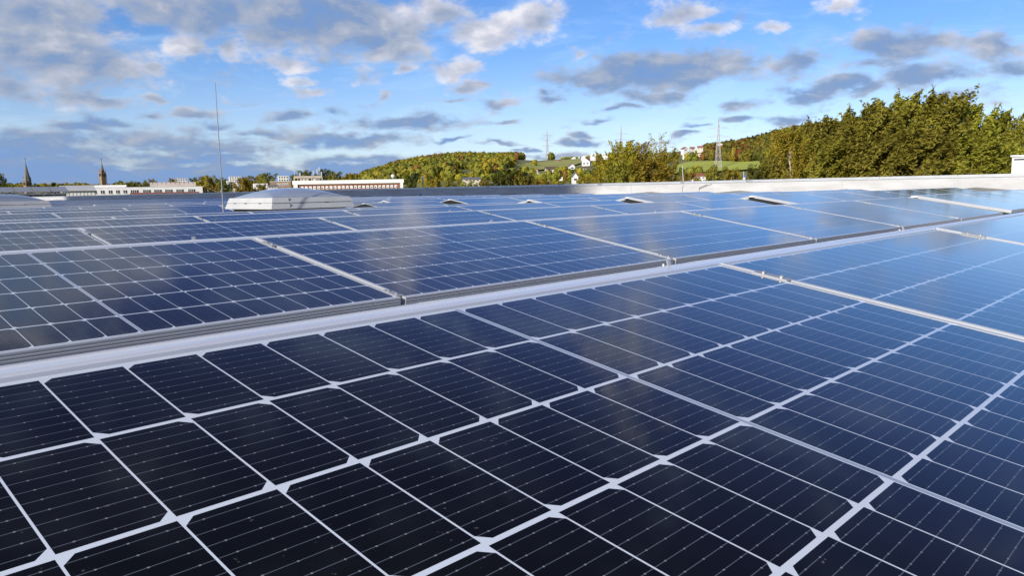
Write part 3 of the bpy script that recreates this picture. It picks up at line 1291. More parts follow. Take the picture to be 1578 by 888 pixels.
def np_mesh(name, v, f, m_):
    me = bpy.data.meshes.new(name)
    me.vertices.add(len(v))
    me.vertices.foreach_set('co', np.asarray(v, dtype=np.float32).ravel())
    k = f.shape[1]
    me.loops.add(f.size)
    me.loops.foreach_set('vertex_index', f.ravel().astype(np.int32))
    me.polygons.add(len(f))
    me.polygons.foreach_set('loop_start', np.arange(0, f.size, k, dtype=np.int32))
    me.update(calc_edges=True)
    me.materials.append(m_)
    return me


def tree_meshes(seed, H, RW, nclump, nleaf, leaf, lmat, bark, trunk_r=.22, crown0=.2, lean=(0, 0), wisp=0.0, airy=0.0, top_pow=.8, limb_vis=12):
    """trunk with limbs, and a crown of leaf clumps; RW = crown half width"""
    rng = np.random.default_rng(seed)
    pts, rad, cl = [], [], []
    trunk = MB()
    sway = rng.normal(0, .02 * H, (6, 2))
    tp = []
    for i in range(7):
        t = i / 6
        tp.append((lean[0] * t * t * H + (sway[i - 1][0] if 0 < i < 6 else 0), lean[1] * t * t * H + (sway[i - 1][1] if 0 < i < 6 else 0), t * H * .86))
    trunk.tube(tp, [trunk_r * (1 - .88 * i / 6) * (1.35 if i == 0 else 1) for i in range(7)], 8)

    def axis(t):
        k = min(max(t / .86, 0), .999) * 6
        i = int(k)
        a, b = np.array(tp[i]), np.array(tp[i + 1])
        return a + (b - a) * (k - i)
    cents, dirs, outs = [], [], []
    for c in range(nclump):
        t = crown0 + (1 - crown0) * (c + rng.uniform(0, 1)) / nclump
        tt = (t - crown0) / (1 - crown0)
        env = RW * (math.sin(math.pi * min(max(tt * .74 + .16, 0), 1)) ** top_pow)
        ang = c * 2.399963 + rng.normal(0, .4)
        rr = env * math.sqrt(rng.uniform(.12, 1.0)) * rng.uniform(.75, 1.15)
        base = axis(min(t * .9, .97))
        p = np.array([base[0] + rr * math.cos(ang), base[1] + rr * math.sin(ang), t * H])
        s = env * rng.uniform(.15, .27) + .03 * H * .5
        d = np.array([math.cos(ang) * .55 + wisp * .62, math.sin(ang) * .55 - wisp * .65, .85 + wisp * .35])
        d /= np.linalg.norm(d)
        if c % max(1, nclump // limb_vis) == 0 or airy > .5:
            a0 = axis(max(.10, (t - rr / H * .9 - .08)))
            mid = (a0 * .45 + p * .55) + np.array([0, 0, -.05 * rr])
            trunk.tube([a0, mid, p], [trunk_r * .38 * (1 - t * .6), trunk_r * .2 * (1 - t * .5), trunk_r * .06], 5)
        m = max(4, int(nleaf * rng.uniform(.6, 1.4)))
        # elongated clump along d
        q = rng.normal(0, 1, (m, 3))
        q /= np.maximum(np.linalg.norm(q, axis=1, keepdims=True), 1e-6)
        q *= (rng.uniform(0, 1, (m, 1)) ** .45) * s
        al = (q @ d)[:, None] * d
        q = (q - al) * (.78 - .25 * wisp) + al * (1.35 + wisp * .9)
        cents.append(p + q)
        dirs.append(np.repeat(d[None], m, 0) + q / max(s, .01) * .5)
        oc = np.array([rr * math.cos(ang), rr * math.sin(ang), (t - .45) * H * .5]) / max(env, .01)
        outs.append(q / max(s, .01) + oc * .9)
        # twigs reaching out past the clump
        if wisp > 0 or airy > 0:
            for w_ in range(3):
                tip = p + d * s * rng.uniform(1.2, 2.1) + rng.normal(0, .3, 3) * s
                mm = int(nleaf * .16) + 2
                lam = rng.uniform(0, 1, (mm, 1))
                cents.append(p + (tip - p) * lam + rng.normal(0, .07 * s, (mm, 3)))
                dirs.append(np.repeat(d[None], mm, 0))
                outs.append(np.repeat(oc[None], mm, 0) + rng.normal(0, .5, (mm, 3)))
    C = np.concatenate(cents)
    Dd = np.concatenate(dirs)
    v, f = leaf_cards(C, Dd, np.full(len(C), leaf), rng, 1.9, np.concatenate(outs))
    ztop = float(np.percentile(v[:, 2], 99.4))
    rad = float(np.percentile(np.hypot(v[:, 0], v[:, 1]), 93))
    return trunk.mesh('trunk', bark), np_mesh('crown', v, f, lmat), ztop, rad


def place_tree(name, label, cat, meshes, pos, rz=0.0, sc=1.0, group=None, sxy=None):
    t = thing(name, label, cat, pos, rz, group)
    t.scale = (sxy or sc, sxy or sc, sc)
    obj('trunk', meshes[0], t)
    obj('crown', meshes[1], t)
    return t


# the big wind-blown trees at the right, just beyond the parapet
big = [tree_meshes(100 + i, 10.0, 3.1, 120, 112, .185, LM['olive'], M_BARK, .26, .06, (.02, -.02), .24, 0, .45) for i in range(3)]
BIG = [(1222, 203, 78, 2.6, 'olive leafy tree on the left shoulder of the big clump at the right'),
       (1262, 189, 74, 2.9, 'olive tree in the big right clump, second from its left end'),
       (1306, 177, 76, 3.0, 'olive tree rising in the left half of the big right clump'),
       (1345, 166, 73, 3.0, 'olive wind-blown tree just left of the middle of the big right clump'),
       (1387, 152, 75, 3.1, 'tall olive wind-blown tree, left of the two tallest in the right clump'),
       (1440, 150, 74, 3.2, 'tallest olive wind-blown tree, right of the two peaks in the right clump'),
       (1488, 166, 76, 2.9, 'olive wind-blown tree right of the two tall peaks in the clump'),
       (1537, 178, 77, 2.2, 'slender olive tree with feathery tips standing at the right end of the clump'),
       (1250, 214, 68, 2.6, 'lower olive tree filling the front left of the big right clump'),
       (1410, 205, 66, 3.4, 'lower bushy olive tree in front of the two tallest trees'),
       (1325, 212, 67, 3.2, 'lower bushy olive tree in front of the left half of the right clump'),
       (1490, 212, 67, 3.2, 'lower bushy olive tree in front of the right half of the right clump'),
       (1562, 226, 70, 2.2, 'low green tree at the right edge of the picture before the white building')]
for i, (px, pt, d, hw, lab) in enumerate(BIG):
    d = d * 1.9
    hw = hw * 1.9
    x, y = gxy(px, d)
    topz = CAM.z + (yh(px) - pt) / FOC * d
    Ht = topz - GZ
    sc = Ht / big[i % 3][2]
    wx = hw / FOC * d if hw > 10 else hw
    k = 1 if hw < 2.5 else 0
    place_tree('leafy_tree', lab, 'tree', big[i % 3], (x, y, GZ), (i % 5 - 2) * .22, sc, 'big olive trees beyond the parapet', hw * 1.22 / big[i % 3][3])

# birches and yellowing trees in the middle distance
birch = [tree_meshes(200 + i, 10.0, 1.9, 150, 46, .135, LM['yellow'] if i != 2 else LM['ochre'], M_BIRCH, .17, .14, (.02, 0), .12, .25, .5, 26) for i in range(3)]
bare = tree_meshes(230, 10.0, 1.7, 80, 12, .11, LM['ochre'], M_BIRCH, .20, .25, (.03, 0), .3, 1.0, .6)
bush = [tree_meshes(300 + i, 10.0, 2.3, 110, 60, .20, LM[c], M_BARK, .3, .05, (0, 0), .0, 0, .55) for i, c in enumerate(('olive', 'green', 'ochre', 'yellow'))]
conif = tree_meshes(340, 10.0, 2.4, 60, 46, .34, LM['dark'], M_BARK, .2, .05, (0, 0), .0, 0, 1.2)
MID = [
    # px, top row, depth, half width px, kind, label
    (958, 220, 105, 26, birch[0], 'yellow birch with a rounded crown, left of the pair near the middle', 'birch'),
    (985, 222, 112, 30, birch[1], 'yellow birch with pale stems between the rounded birch and the bare-topped birch', 'birch'),
    (1013, 208, 108, 24, bare, 'tall nearly bare birch with white branches standing above the yellow birches', 'birch'),
    (1024, 232, 104, 22, birch[1], 'golden birch beside the bare-topped birch on its right', 'birch'),
    (938, 238, 110, 22, birch[2], 'ochre birch at the left foot of the yellow birch group', 'birch'),
    (1000, 246, 99, 34, bush[2], 'low ochre thicket under the yellow birches', 'thicket'),
    (955, 250, 98, 24, bush[0], 'low olive thicket below the rounded yellow birch', 'thicket'),
    (1218, 202, 98, 28, birch[0], 'golden birch with a white stem at the left of the big olive clump', 'birch'),
    (1196, 222, 102, 20, birch[1], 'smaller golden birch left of the golden birch with the white stem', 'birch'),
    (788, 262, 130, 30, bush[1], 'bright green bushy tree left of the hillside houses, above the grey parapet', 'tree'),
    (768, 269, 126, 18, bush[1], 'smaller green bush on the left flank of the bright green bushy tree', 'bush'),
    (808, 268, 128, 18, bush[0], 'smaller olive bush on the right flank of the bright green bushy tree', 'bush'),
    (835, 277, 120, 24, bush[3], 'yellow-green hedge tree above the parapet below the hillside houses', 'hedge tree'),
    (862, 279, 118, 20, bush[2], 'ochre hedge tree above the parapet below the tall white gable', 'hedge tree'),
    (905, 271, 115, 20, bush[2], 'ochre bush at the left foot of the yellow birches', 'bush'),
    (672, 276, 140, 15, bush[3], 'golden round bush right of the lamp post', 'bush'),
    (695, 279, 138, 16, bush[0], 'olive bush below the red-gabled white house', 'bush'),
    (655, 280, 142, 10, bush[0], 'small olive bush just behind the lamp post', 'bush'),
    (722, 281, 136, 20, bush[0], 'olive bush below the long pale bungalow', 'bush'),
    (746, 280, 134, 14, bush[2], 'ochre bush between the bungalow and the bright green bushy tree', 'bush'),
    (635, 279, 145, 12, bush[1], 'green bush at the right end of the brick building', 'bush'),
    (1062, 268, 95, 18, bush[2], 'ochre bush beside the short rod on the parapet', 'bush'),
    (1100, 259, 92, 22, bush[0], 'olive bush at the foot of the nearest pylon', 'bush'),
    (1128, 262, 95, 18, bush[2], 'ochre bush between the nearest pylon and the small street sign', 'bush'),
    (1168, 266, 90, 14, bush[2], 'small ochre bush right of the small street sign', 'bush'),
    (1190, 245, 88, 26, bush[0], 'olive tree right of the bright meadow, at the foot of the golden birches', 'tree'),
    (1165, 258, 86, 15, bush[1], 'young green tree at the right end of the bright meadow', 'tree'),
    # left of the brick building
    (377, 275, 190, 16, bush[3], 'round yellow-green tree left of the large skylight', 'tree'),
    (404, 285, 192, 12, bush[2], 'ochre bush right of the round yellow-green tree', 'bush'),
    (352, 281, 195, 12, bush[1], 'dark green bush between the thin rod and the round yellow-green tree', 'bush'),
    (322, 272, 240, 18, bush[3], 'yellow-topped tree just left of the thin rod', 'tree'),
    (305, 275, 245, 16, bush[1], 'green tree behind the right end of the long white building', 'tree'),
    (193, 280, 330, 16, bush[0], 'olive tree on the skyline right of the tower church', 'tree'),
    (208, 282, 330, 14, bush[1], 'dark green tree on the skyline above the white building', 'tree'),
    (232, 277, 335, 12, bush[3], 'yellowish tree on the skyline above the roof of the white building', 'tree'),
    (220, 282, 330, 12, bush[0], 'olive tree between the dark green and yellowish skyline trees', 'tree'),
    (3, 271, 170, 11, bush[1], 'dark round tree at the left edge of the picture', 'tree'),
    (20, 285, 300, 10, bush[2], 'low ochre tree left of the slate spire church', 'tree'),
    (73, 286, 320, 8, bush[2], 'low ochre tree right of the slate spire church', 'tree'),
    (84, 283, 320, 5, conif, 'tiny dark conifer on the left skyline', 'conifer'),
    (118, 286, 330, 9, bush[3], 'low yellow tree behind the pale warehouse roof', 'tree'),
    (268, 276, 330, 8, bush[3], 'yellow tree beside the white block on the skyline', 'tree'),
    (340, 275, 330, 14, bush[0], 'olive tree behind the thin rod', 'tree'),
    (412, 268, 420, 18, bush[0], 'olive tree on the skyline left of the small white block', 'tree'),
    (392, 272, 430, 16, bush[2], 'ochre tree on the skyline above the low white roofs', 'tree'),
    (470, 264, 480, 16, bush[0], 'olive tree behind the rooftop steel frame', 'tree'),
    (500, 262, 490, 14, bush[1], 'green tree just right of the rooftop steel frame', 'tree'),
    (518, 265, 480, 12, bush[0], 'olive tree behind the middle of the brick building', 'tree'),
    (540, 268, 470, 12, bush[3], 'yellow tree behind the right half of the brick building', 'tree'),
    (455, 270, 470, 10, bush[0], 'small olive tree left of the rooftop steel frame', 'tree'),
]
for i, (px, pt, d, hw, ms, lab, cat) in enumerate(MID):
    x, y = gxy(px, d)
    gz = ground_h(px, d)
    topz = CAM.z + (yh(px) - pt) / FOC * d
    sc = (topz - gz) / ms[2]
    wid = {id(b): 2.9 for b in birch}
    sxy = max(hw * (1.2 if ms in bush else 1.1) / FOC * d / ms[3], .62 * sc)
    nm = {'birch': 'birch_tree', 'thicket': 'thicket', 'bush': 'bush', 'tree': 'tree', 'hedge tree': 'hedge_tree', 'conifer': 'conifer_tree'}[cat]
    place_tree(nm, lab, cat, ms, (x, y, gz), i * 2.1, sc, None, sxy)


# wooded hillsides: too many trees to count, one mass per wood
def blob_tree(rng, h, w):
    """one far tree: clumpy crown of leaf faces"""
    n = 56
    q = rng.normal(0, 1, (n, 3))
    q /= np.linalg.norm(q, axis=1, keepdims=True)
    q *= rng.uniform(.55, 1.0, (n, 1))
    c = q * np.array([w, w, h * .46]) + np.array([0, 0, h * .52])
    v, f = leaf_cards(c, q + np.array([0, 0, .4]), np.full(n, w * .56), rng, 1.35, q)
    # inner body so that the crown is not see-through
    ring = 7
    bv, bf = [], []
    for lv, (zz, rr) in enumerate(((.05, .35), (.3, .74), (.6, .78), (.85, .45))):
        for k in range(ring):
            a = 2 * math.pi * k / ring + lv * .4
            r_ = w * rr * rng.uniform(.8, 1.15)
            bv.append((r_ * math.cos(a), r_ * math.sin(a), h * zz * rng.uniform(.94, 1.06)))
    for lv in range(3):
        for k in range(ring):
            k2 = (k + 1) % ring
            bf.append((lv * ring + k, lv * ring + k2, (lv + 1) * ring + k2, (lv + 1) * ring + k))
    o = len(v)
    v = np.concatenate([v, np.array(bv)])
    f = np.concatenate([f, np.array(bf) + o])
    return v, f


def wood(name, spots, label, seed):
    """spots: (px, d, height, width, colour)"""
    rng = np.random.default_rng(seed)
    cols = ['olive', 'green', 'ochre', 'yellow', 'rust', 'dark']
    vs, fs, ms, o = [], [], [], 0
    for (px, d, h, w, c) in spots:
        p = gpos(px, d, -.5)
        v, f = blob_tree(rng, h, w)
        vs.append(v + np.array(p))
        fs.append(f + o)
        ms += [cols.index(c)] * len(f)
        o += len(v)
    me = np_mesh(name, np.concatenate(vs), np.concatenate(fs), LMF['olive'])
    for c in cols[1:]:
        me.materials.append(LMF[c])
    me.polygons.foreach_set('material_index', ms)
    return tag(obj(name, me), label, 'wood', None, 'stuff')


rr = random.Random(5)


def pick(ws):
    t = rr.uniform(0, sum(ws.values()))
    for k, v in ws.items():
        t -= v
        if t <= 0:
            return k
    return k


spots = []
for _ in range(2100):
    px = rr.uniform(560, 852)
    rd = float(np.interp(px, RT_PX, RT_D))
    d = rd - (rr.random() ** 1.1) * 620
    if px > 835:
        d = rd - rr.random() * 40
    y = py_of(px, d, ground_h(px, d))
    if px > 700 and 247.5 < y < 272 and px > 735 and not (px < 790 and y < 262):
        continue
    if px > 700 and y > 262 and px < 735 and 264 < y:
        continue
    ws = dict(olive=6, green=2.2, ochre=2.2, yellow=.3, rust=.6, dark=.4)
    if px < 690 and d > rd - 170:
        ws = dict(olive=2, ochre=3, rust=3.4, green=.4)
    if 790 < px < 835:
        ws = dict(olive=2, rust=2.6, ochre=2, dark=.6)
    spots.append((px, d, rr.uniform(9, 16), rr.uniform(3.4, 6), pick(ws)))
wood('hillside_wood', spots, 'autumn-coloured wood covering the rounded hill left of the meadow', 21)
spots = []
for _ in range(900):
    px = rr.uniform(1085, 1330)
    rd = float(np.interp(px, RT_PX, RT_D))
    d = rd - (rr.random() ** 1.1) * 420
    y = py_of(px, d, ground_h(px, d))
    if px < 1180 and y > 250:
        continue
    ws = dict(olive=5, green=2.6, ochre=1.8, yellow=.5, rust=.3, dark=.6)
    if 1105 < px < 1150 and y > 228:
        ws = dict(olive=2, rust=1.8, green=1, ochre=1)
    spots.append((px, d, rr.uniform(10, 16), rr.uniform(4, 6.5), pick(ws)))
wood('hillside_wood', spots, 'dense wood climbing the hill behind the bright meadow and the nearest pylon', 22)
spots = []
for _ in range(300):
    px = rr.uniform(640, 1090)
    y = rr.uniform(250, 284) if px < 930 else rr.uniform(244, 275)
    if 760 < px < 912 and y < 268 and rr.random() < .93:
        continue
    if 1028 < px < 1180 and 250 < y < 270:
        continue
    if 712 < px < 778 and 262 < y < 274:
        continue
    d = find_ground(px, y)
    if not d:
        continue
    spots.append((px, d, rr.uniform(5, 10), rr.uniform(2.5, 5), pick(dict(olive=5, green=3, ochre=2, yellow=1, rust=.6, dark=1.2))))
for _ in range(120):
    px = rr.uniform(845, 1090)
    rd = float(np.interp(px, RT_PX, RT_D))
    spots.append((px, rd - rr.uniform(0, 30), rr.uniform(2.5, 6), rr.uniform(3, 6), pick(dict(olive=3, green=2, ochre=1))))
wood('garden_trees', spots, 'loose trees and hedges between the houses on the lower hillside', 23)
spots = []
for _ in range(520):
    px = rr.uniform(-300, 660)
    d = rr.uniform(520, 1300)
    if px < 200:
        d = rr.uniform(900, 1400)
    spots.append((px, d, rr.uniform(7, 12) if px < 350 else rr.uniform(9, 15), rr.uniform(4, 7), pick(dict(olive=4, green=3, ochre=2.4, yellow=1.5, dark=1))))
wood('town_trees', spots, 'low belt of autumn trees along the flat skyline behind the town roofs at the left', 24)

# ------------------------------------------------------------------ houses on the hill
M_WWALL = mat('white_render', (.78, .76, .72), .8, 0, .08, .8)
M_CREAM = mat('cream_render', (.58, .52, .42), .8, 0, .1, .8)
M_BRICK = mat('red_brick', (.25, .105, .06), .85, 0, .25, 1.5)
M_RROOF = mat('red_tiles', (.30, .105, .06), .8, 0, .25, 2.0)
M_BROOF = mat('brown_tiles', (.13, .085, .06), .8, 0, .25, 2.0)
M_GROOF = mat('grey_slates', (.16, .16, .165), .7, 0, .2, 2.0)
M_PANE = mat('dark_window_glass', (.03, .035, .045), .12)


def house(label, px, py, wpx, hpx, wallm, roofm, style='gable', rot=0.0, wins=2, depth=None, cat='house', roof_frac=.42):
    d = depth or find_ground(px, py) or 900
    p = gpos(px, d)
    w = wpx / FOC * d
    h = hpx / FOC * d
    if py_of(px, d, p.z) > py + 1:
        p.z = CAM.z + (yh(px) - py) / FOC * d
    view = math.atan2(p.y - CAM.y, p.x - CAM.x) - math.pi / 2       # local -Y faces the camera
    t = thing('house' if cat == 'house' else cat.replace(' ', '_'), label, cat, p, view + rot)
    dp = w * .8
    base = 4.0
    hw = h * (1 - roof_frac) if style != 'flat' else h * .93
    mb = MB()
    if style == 'gable':         # gable end towards the camera
        mb.add([(-w / 2, -dp / 2, -base), (w / 2, -dp / 2, -base), (w / 2, dp / 2, -base), (-w / 2, dp / 2, -base),
                (-w / 2, -dp / 2, hw), (w / 2, -dp / 2, hw), (w / 2, dp / 2, hw), (-w / 2, dp / 2, hw), (0, -dp / 2, h), (0, dp / 2, h)],
               [(0, 1, 5, 8, 4), (2, 3, 7, 9, 6), (1, 2, 6, 5), (3, 0, 4, 7), (4, 8, 9, 7), (5, 6, 9, 8)])
        mb.build('wall', wallm, t)
        mb = MB()
        e, th = w * .07, h * .05 + .1
        for s in (-1, 1):
            a = [(s * (w / 2 + e), hw - e * (h - hw) / (w / 2)), (0, h), (0, h + th), (s * (w / 2 + e), hw - e * (h - hw) / (w / 2) + th)]
            vs = [(x, -dp / 2 - e, z + .02) for x, z in a] + [(x, dp / 2 + e, z + .02) for x, z in a]
            mb.add(vs, [(0, 1, 2, 3), (7, 6, 5, 4), (0, 4, 5, 1), (1, 5, 6, 2), (2, 6, 7, 3), (3, 7, 4, 0)])
        rf = mb.build('roof', roofm, t)
    elif style == 'eave':        # roof slope towards the camera
        mb.add([(-w / 2, -dp / 2, -base), (w / 2, -dp / 2, -base), (w / 2, dp / 2, -base), (-w / 2, dp / 2, -base),
                (-w / 2, -dp / 2, hw), (w / 2, -dp / 2, hw), (w / 2, dp / 2, hw), (-w / 2, dp / 2, hw), (-w / 2, 0, h), (w / 2, 0, h)],
               [(0, 1, 5, 4), (1, 2, 6, 9, 5), (2, 3, 7, 6), (3, 0, 4, 8, 7), (4, 5, 9, 8), (6, 7, 8, 9)])
        mb.build('wall', wallm, t)
        mb = MB()
        e, th = w * .05, h * .05 + .1
        for s in (-1, 1):
            a = [(s * (dp / 2 + e), hw - e * (h - hw) / (dp / 2)), (0, h), (0, h + th), (s * (dp / 2 + e), hw - e * (h - hw) / (dp / 2) + th)]
            vs = [(-w / 2 - e, y, z + .02) for y, z in a] + [(w / 2 + e, y, z + .02) for y, z in a]
            mb.add(vs, [(0, 1, 2, 3), (7, 6, 5, 4), (0, 4, 5, 1), (1, 5, 6, 2), (2, 6, 7, 3), (3, 7, 4, 0)])
        rf = mb.build('roof', roofm, t)
    else:
        mb.box((0, 0, (hw - base) / 2), (w, dp, hw + base))
        mb.build('wall', wallm, t)
        mb = MB()
        mb.box((0, 0, hw + h * .035), (w * 1.04, dp * 1.04, h * .07))
        rf = mb.build('roof', roofm, t)
    if style != 'flat' and wpx > 7:
        mb = MB()
        mb.box((w * .2, dp * .1, h * .98), (.8, .8, h * .3))
        mb.build('chimney', M_BRICK, rf)
    if wpx >= 7 and wins:
        nw = wins
        for i in range(nw):
            mb = MB()
            x = (-.5 + (i + .5) / nw) * w * .86
            mb.box((x, -dp / 2 - .02, hw * .52), (w * .5 / nw, .10, hw * .32))
            mb.build('window', M_PANE, t)
    return t


HOUSES = [
    ('large white house with a red gable roof among autumn trees on the wooded slope', 693, 276, 22, 12, M_WWALL, M_RROOF, 'gable', .5, 3),
    ('long low pale grey bungalow half hidden by bushes below the red-gabled house', 727, 280, 26, 6, M_CREAM, M_GROOF, 'eave', .1, 4),
    ('small white house with a grey roof right of the pale bungalow', 745, 275, 6, 6, M_WWALL, M_GROOF, 'gable', .3, 0),
    ('low flat white house left of the dark-roofed white villa on the hillside', 818, 271, 13, 6, M_WWALL, M_WWALL, 'flat', .2, 2),
    ('white villa with terraces and a flat dark roof in the middle of the hillside houses', 841, 277, 22, 10, M_WWALL, M_BROOF, 'flat', -.2, 3),
    ('house with a broad grey-brown roof behind the white villa', 851, 266, 20, 8, M_CREAM, M_BROOF, 'eave', .2, 2),
    ('house with a brown roof right of the white villa, in the trees', 872, 269, 16, 7, M_WWALL, M_BROOF, 'eave', -.2, 2),
    ('tall narrow white gable end standing just above the parapet', 886, 281, 9, 14, M_WWALL, M_GROOF, 'gable', .25, 1),
    ('white gabled house above the villa, alone in front of the meadow', 881, 262, 9, 9, M_WWALL, M_GROOF, 'gable', .3, 1),
    ('white house with a steep red-brown roof near the top of the village', 905, 256, 13, 11, M_WWALL, M_RROOF, 'gable', -.4, 2),
    ('square white house high on the skyline of the village', 914, 243, 8, 5, M_WWALL, M_WWALL, 'flat', .2, 1),
    ('tiny white house with a gable at the end of the meadow', 884, 246.5, 6, 4.5, M_WWALL, M_RROOF, 'gable', .2, 0),
    ('pair-like small white house on the skyline left of the yellow birches', 932, 241.5, 9, 3.5, M_WWALL, M_WWALL, 'flat', .1, 2),
    ('white house with a low grey roof left of the bare birch, on the right hill', 1028, 245, 10, 7, M_WWALL, M_GROOF, 'eave', .2, 1),
    ('low brown house left of the big white modern house', 1046, 240, 9, 5, M_BRICK, M_BROOF, 'eave', .2, 1),
    ('big white modern house with balconies on the right hill', 1062, 243.5, 18, 7, M_WWALL, M_WWALL, 'flat', -.2, 5),
    ('white-gabled house with a red roof behind the big modern house, leftmost of the red roofs', 1054, 234, 8, 6, M_WWALL, M_RROOF, 'gable', .7, 1),
    ('house with a red roof behind the big modern house, second of the red roofs', 1066, 232.5, 7, 5, M_CREAM, M_RROOF, 'eave', .3, 1),
    ('house with a wide brown-red roof at the top of the right hill village', 1079, 231, 9, 5, M_CREAM, M_RROOF, 'eave', -.2, 2),
    ('red brick house with a white side, right end of the right hill village', 1092, 236, 9, 6, M_BRICK, M_RROOF, 'gable', -.5, 1),
    ('long low white annex right of the big white modern house', 1081, 240.5, 14, 3, M_WWALL, M_WWALL, 'flat', 0, 3),
    ('white house directly behind the nearest pylon', 1107, 229, 12, 7, M_WWALL, M_WWALL, 'gable', .3, 2),
    ('tiny cream house in the trees between the pale bungalow and the bright green bushy tree', 757, 275, 8, 5, M_CREAM, M_RROOF, 'gable', .3, 1),
    ('tiny white house at the edge of the small meadow above the pale bungalow', 736, 268, 6, 4, M_WWALL, M_BROOF, 'eave', .2, 0),
    ('small white house with a red roof just right of the bright green bushy tree', 826, 267, 8, 6, M_WWALL, M_RROOF, 'gable', -.3, 1),
    ('low white garage right of the white villa, above the hedge trees', 862, 277, 10, 4, M_WWALL, M_GROOF, 'flat', .1, 2),
    ('small white house with a dark gable between the brown roof and the tall white gable', 894, 271, 8, 6, M_WWALL, M_GROOF, 'gable', .4, 1),
    ('small pale house with a brown roof below the steep-roofed house of the village', 898, 263, 10, 5, M_CREAM, M_BROOF, 'eave', .2, 2),
    ('tiny white house alone at the upper edge of the left meadow', 862, 251, 6, 3.5, M_WWALL, M_RROOF, 'eave', .2, 0),
    ('small cream house right of the steep-roofed village house, half hidden by birches', 920, 252, 9, 5, M_CREAM, M_RROOF, 'gable', -.2, 1),
    ('tiny white house on the skyline left of the square white house', 899, 243.5, 6, 3.5, M_WWALL, M_GROOF, 'gable', .2, 0),
    ('small white house with a red roof in the trees right of the nearest pylon', 1124, 236, 8, 5, M_WWALL, M_RROOF, 'gable', .3, 1),
    ('half-hidden white house with pinkish roof behind the bushes right of the short rod', 1074, 277, 26, 9, M_WWALL, M_RROOF, 'eave', .1, 4),
]
for hdat in HOUSES:
    lab, px, py, wp, hp, wm, rm, st, ro, wi = hdat
    dd = 230 if py > 276.5 and px > 1000 else (290 if py > 279 else None)
    house(lab, px, py, wp, hp, wm, rm, st, ro, wi, dd)

# ------------------------------------------------------------------ pylons
M_PYL = mat('pylon_steel', (.46, .43, .45), .6, 0)


def pylon(label, px, top_y, base_y, arms, d, bw, t_=.22):
    """arms: (photo row, half width px)"""
    x, y = gxy(px, d)
    gz = ground_h(px, d)
    z_of = lambda py: CAM.z + (yh(px) - py) / FOC * d
    H = z_of(top_y) - gz
    view = math.atan2(y - CAM.y, x - CAM.x) - math.pi / 2
    t = thing('pylon', label, 'pylon', (x, y, gz), view + .25, 'power pylons on the skyline')
    mb = MB()
    n = 11
    wid = lambda s: bw * (1 - s) ** 1.25 * .5 + .25
    lv = [i / n for i in range(n)] + [1.0]
    for a, b in zip(lv[:-1], lv[1:]):
        wa, wb = wid(a), wid(b)
        ca = [(-wa, -wa), (wa, -wa), (wa, wa), (-wa, wa)]
        cb = [(-wb, -wb), (wb, -wb), (wb, wb), (-wb, wb)]
        for k in range(4):
            k2 = (k + 1) % 4
            mb.bar((*ca[k], a * H), (*cb[k], b * H), t_ * 1.15)
            mb.bar((*ca[k], a * H), (*cb[k2], b * H), t_ * .6)
            mb.bar((*ca[k2], a * H), (*cb[k], b * H), t_ * .6)
            mb.bar((*cb[k], b * H), (*cb[k2], b * H), t_ * .6)
    mb.build('mast', M_PYL, t)
    for (py, hw) in arms:
        z = z_of(py) - gz
        w = hw / FOC * d
        s = wid(z / H)
        mb = MB()
        for sg in (-1, 1):
            tip = (sg * w, 0, z)
            for yy in (-s, s):
                mb.bar((sg * s, yy, z), tip, t_ * .8)
                mb.bar((sg * s, yy, z + w * .16), tip, t_ * .8)
                for q in (.33, .66):
                    mb.bar((sg * (s + (w - s) * q), yy * (1 - q), z), (sg * (s + (w - s) * q), yy * (1 - q), z + w * .16 * (1 - q)), t_ * .6)
            for q in (.5, 1.0):
                mb.bar((sg * (s + (w - s) * q), 0, z), (sg * (s + (w - s) * q), 0, z - w * .14), t_ * .8)
        mb.build('crossarm', M_PYL, t)
    return t


pylon('nearest lattice pylon, tall with two crossarms, rising above the bright meadow', 1106, 185, 262, [(199, 15), (212, 17)], 640, 4.6, .17)
pylon('small pale pylon on the skyline above the end of the left meadow', 844, 203, 242, [(210, 8), (217.5, 6), (226, 9)], 1440, 5.6, .30)
pylon('small pale pylon half hidden behind the rounded yellow birch', 957, 195, 242, [(208, 12), (217, 14)], 1480, 5.6, .30)

# ------------------------------------------------------------------ town at the left
view_rot = lambda x, y: math.atan2(y - CAM.y, x - CAM.x) - math.pi / 2
M_SLATE = mat('spire_slate', (.13, .125, .11), .55, 0, .3, .3)
M_SAND = mat('sandstone', (.33, .22, .13), .85, 0, .25, .4)
M_GBAND = mat('aged_copper', (.16, .20, .17), .6, 0, .3, .3)


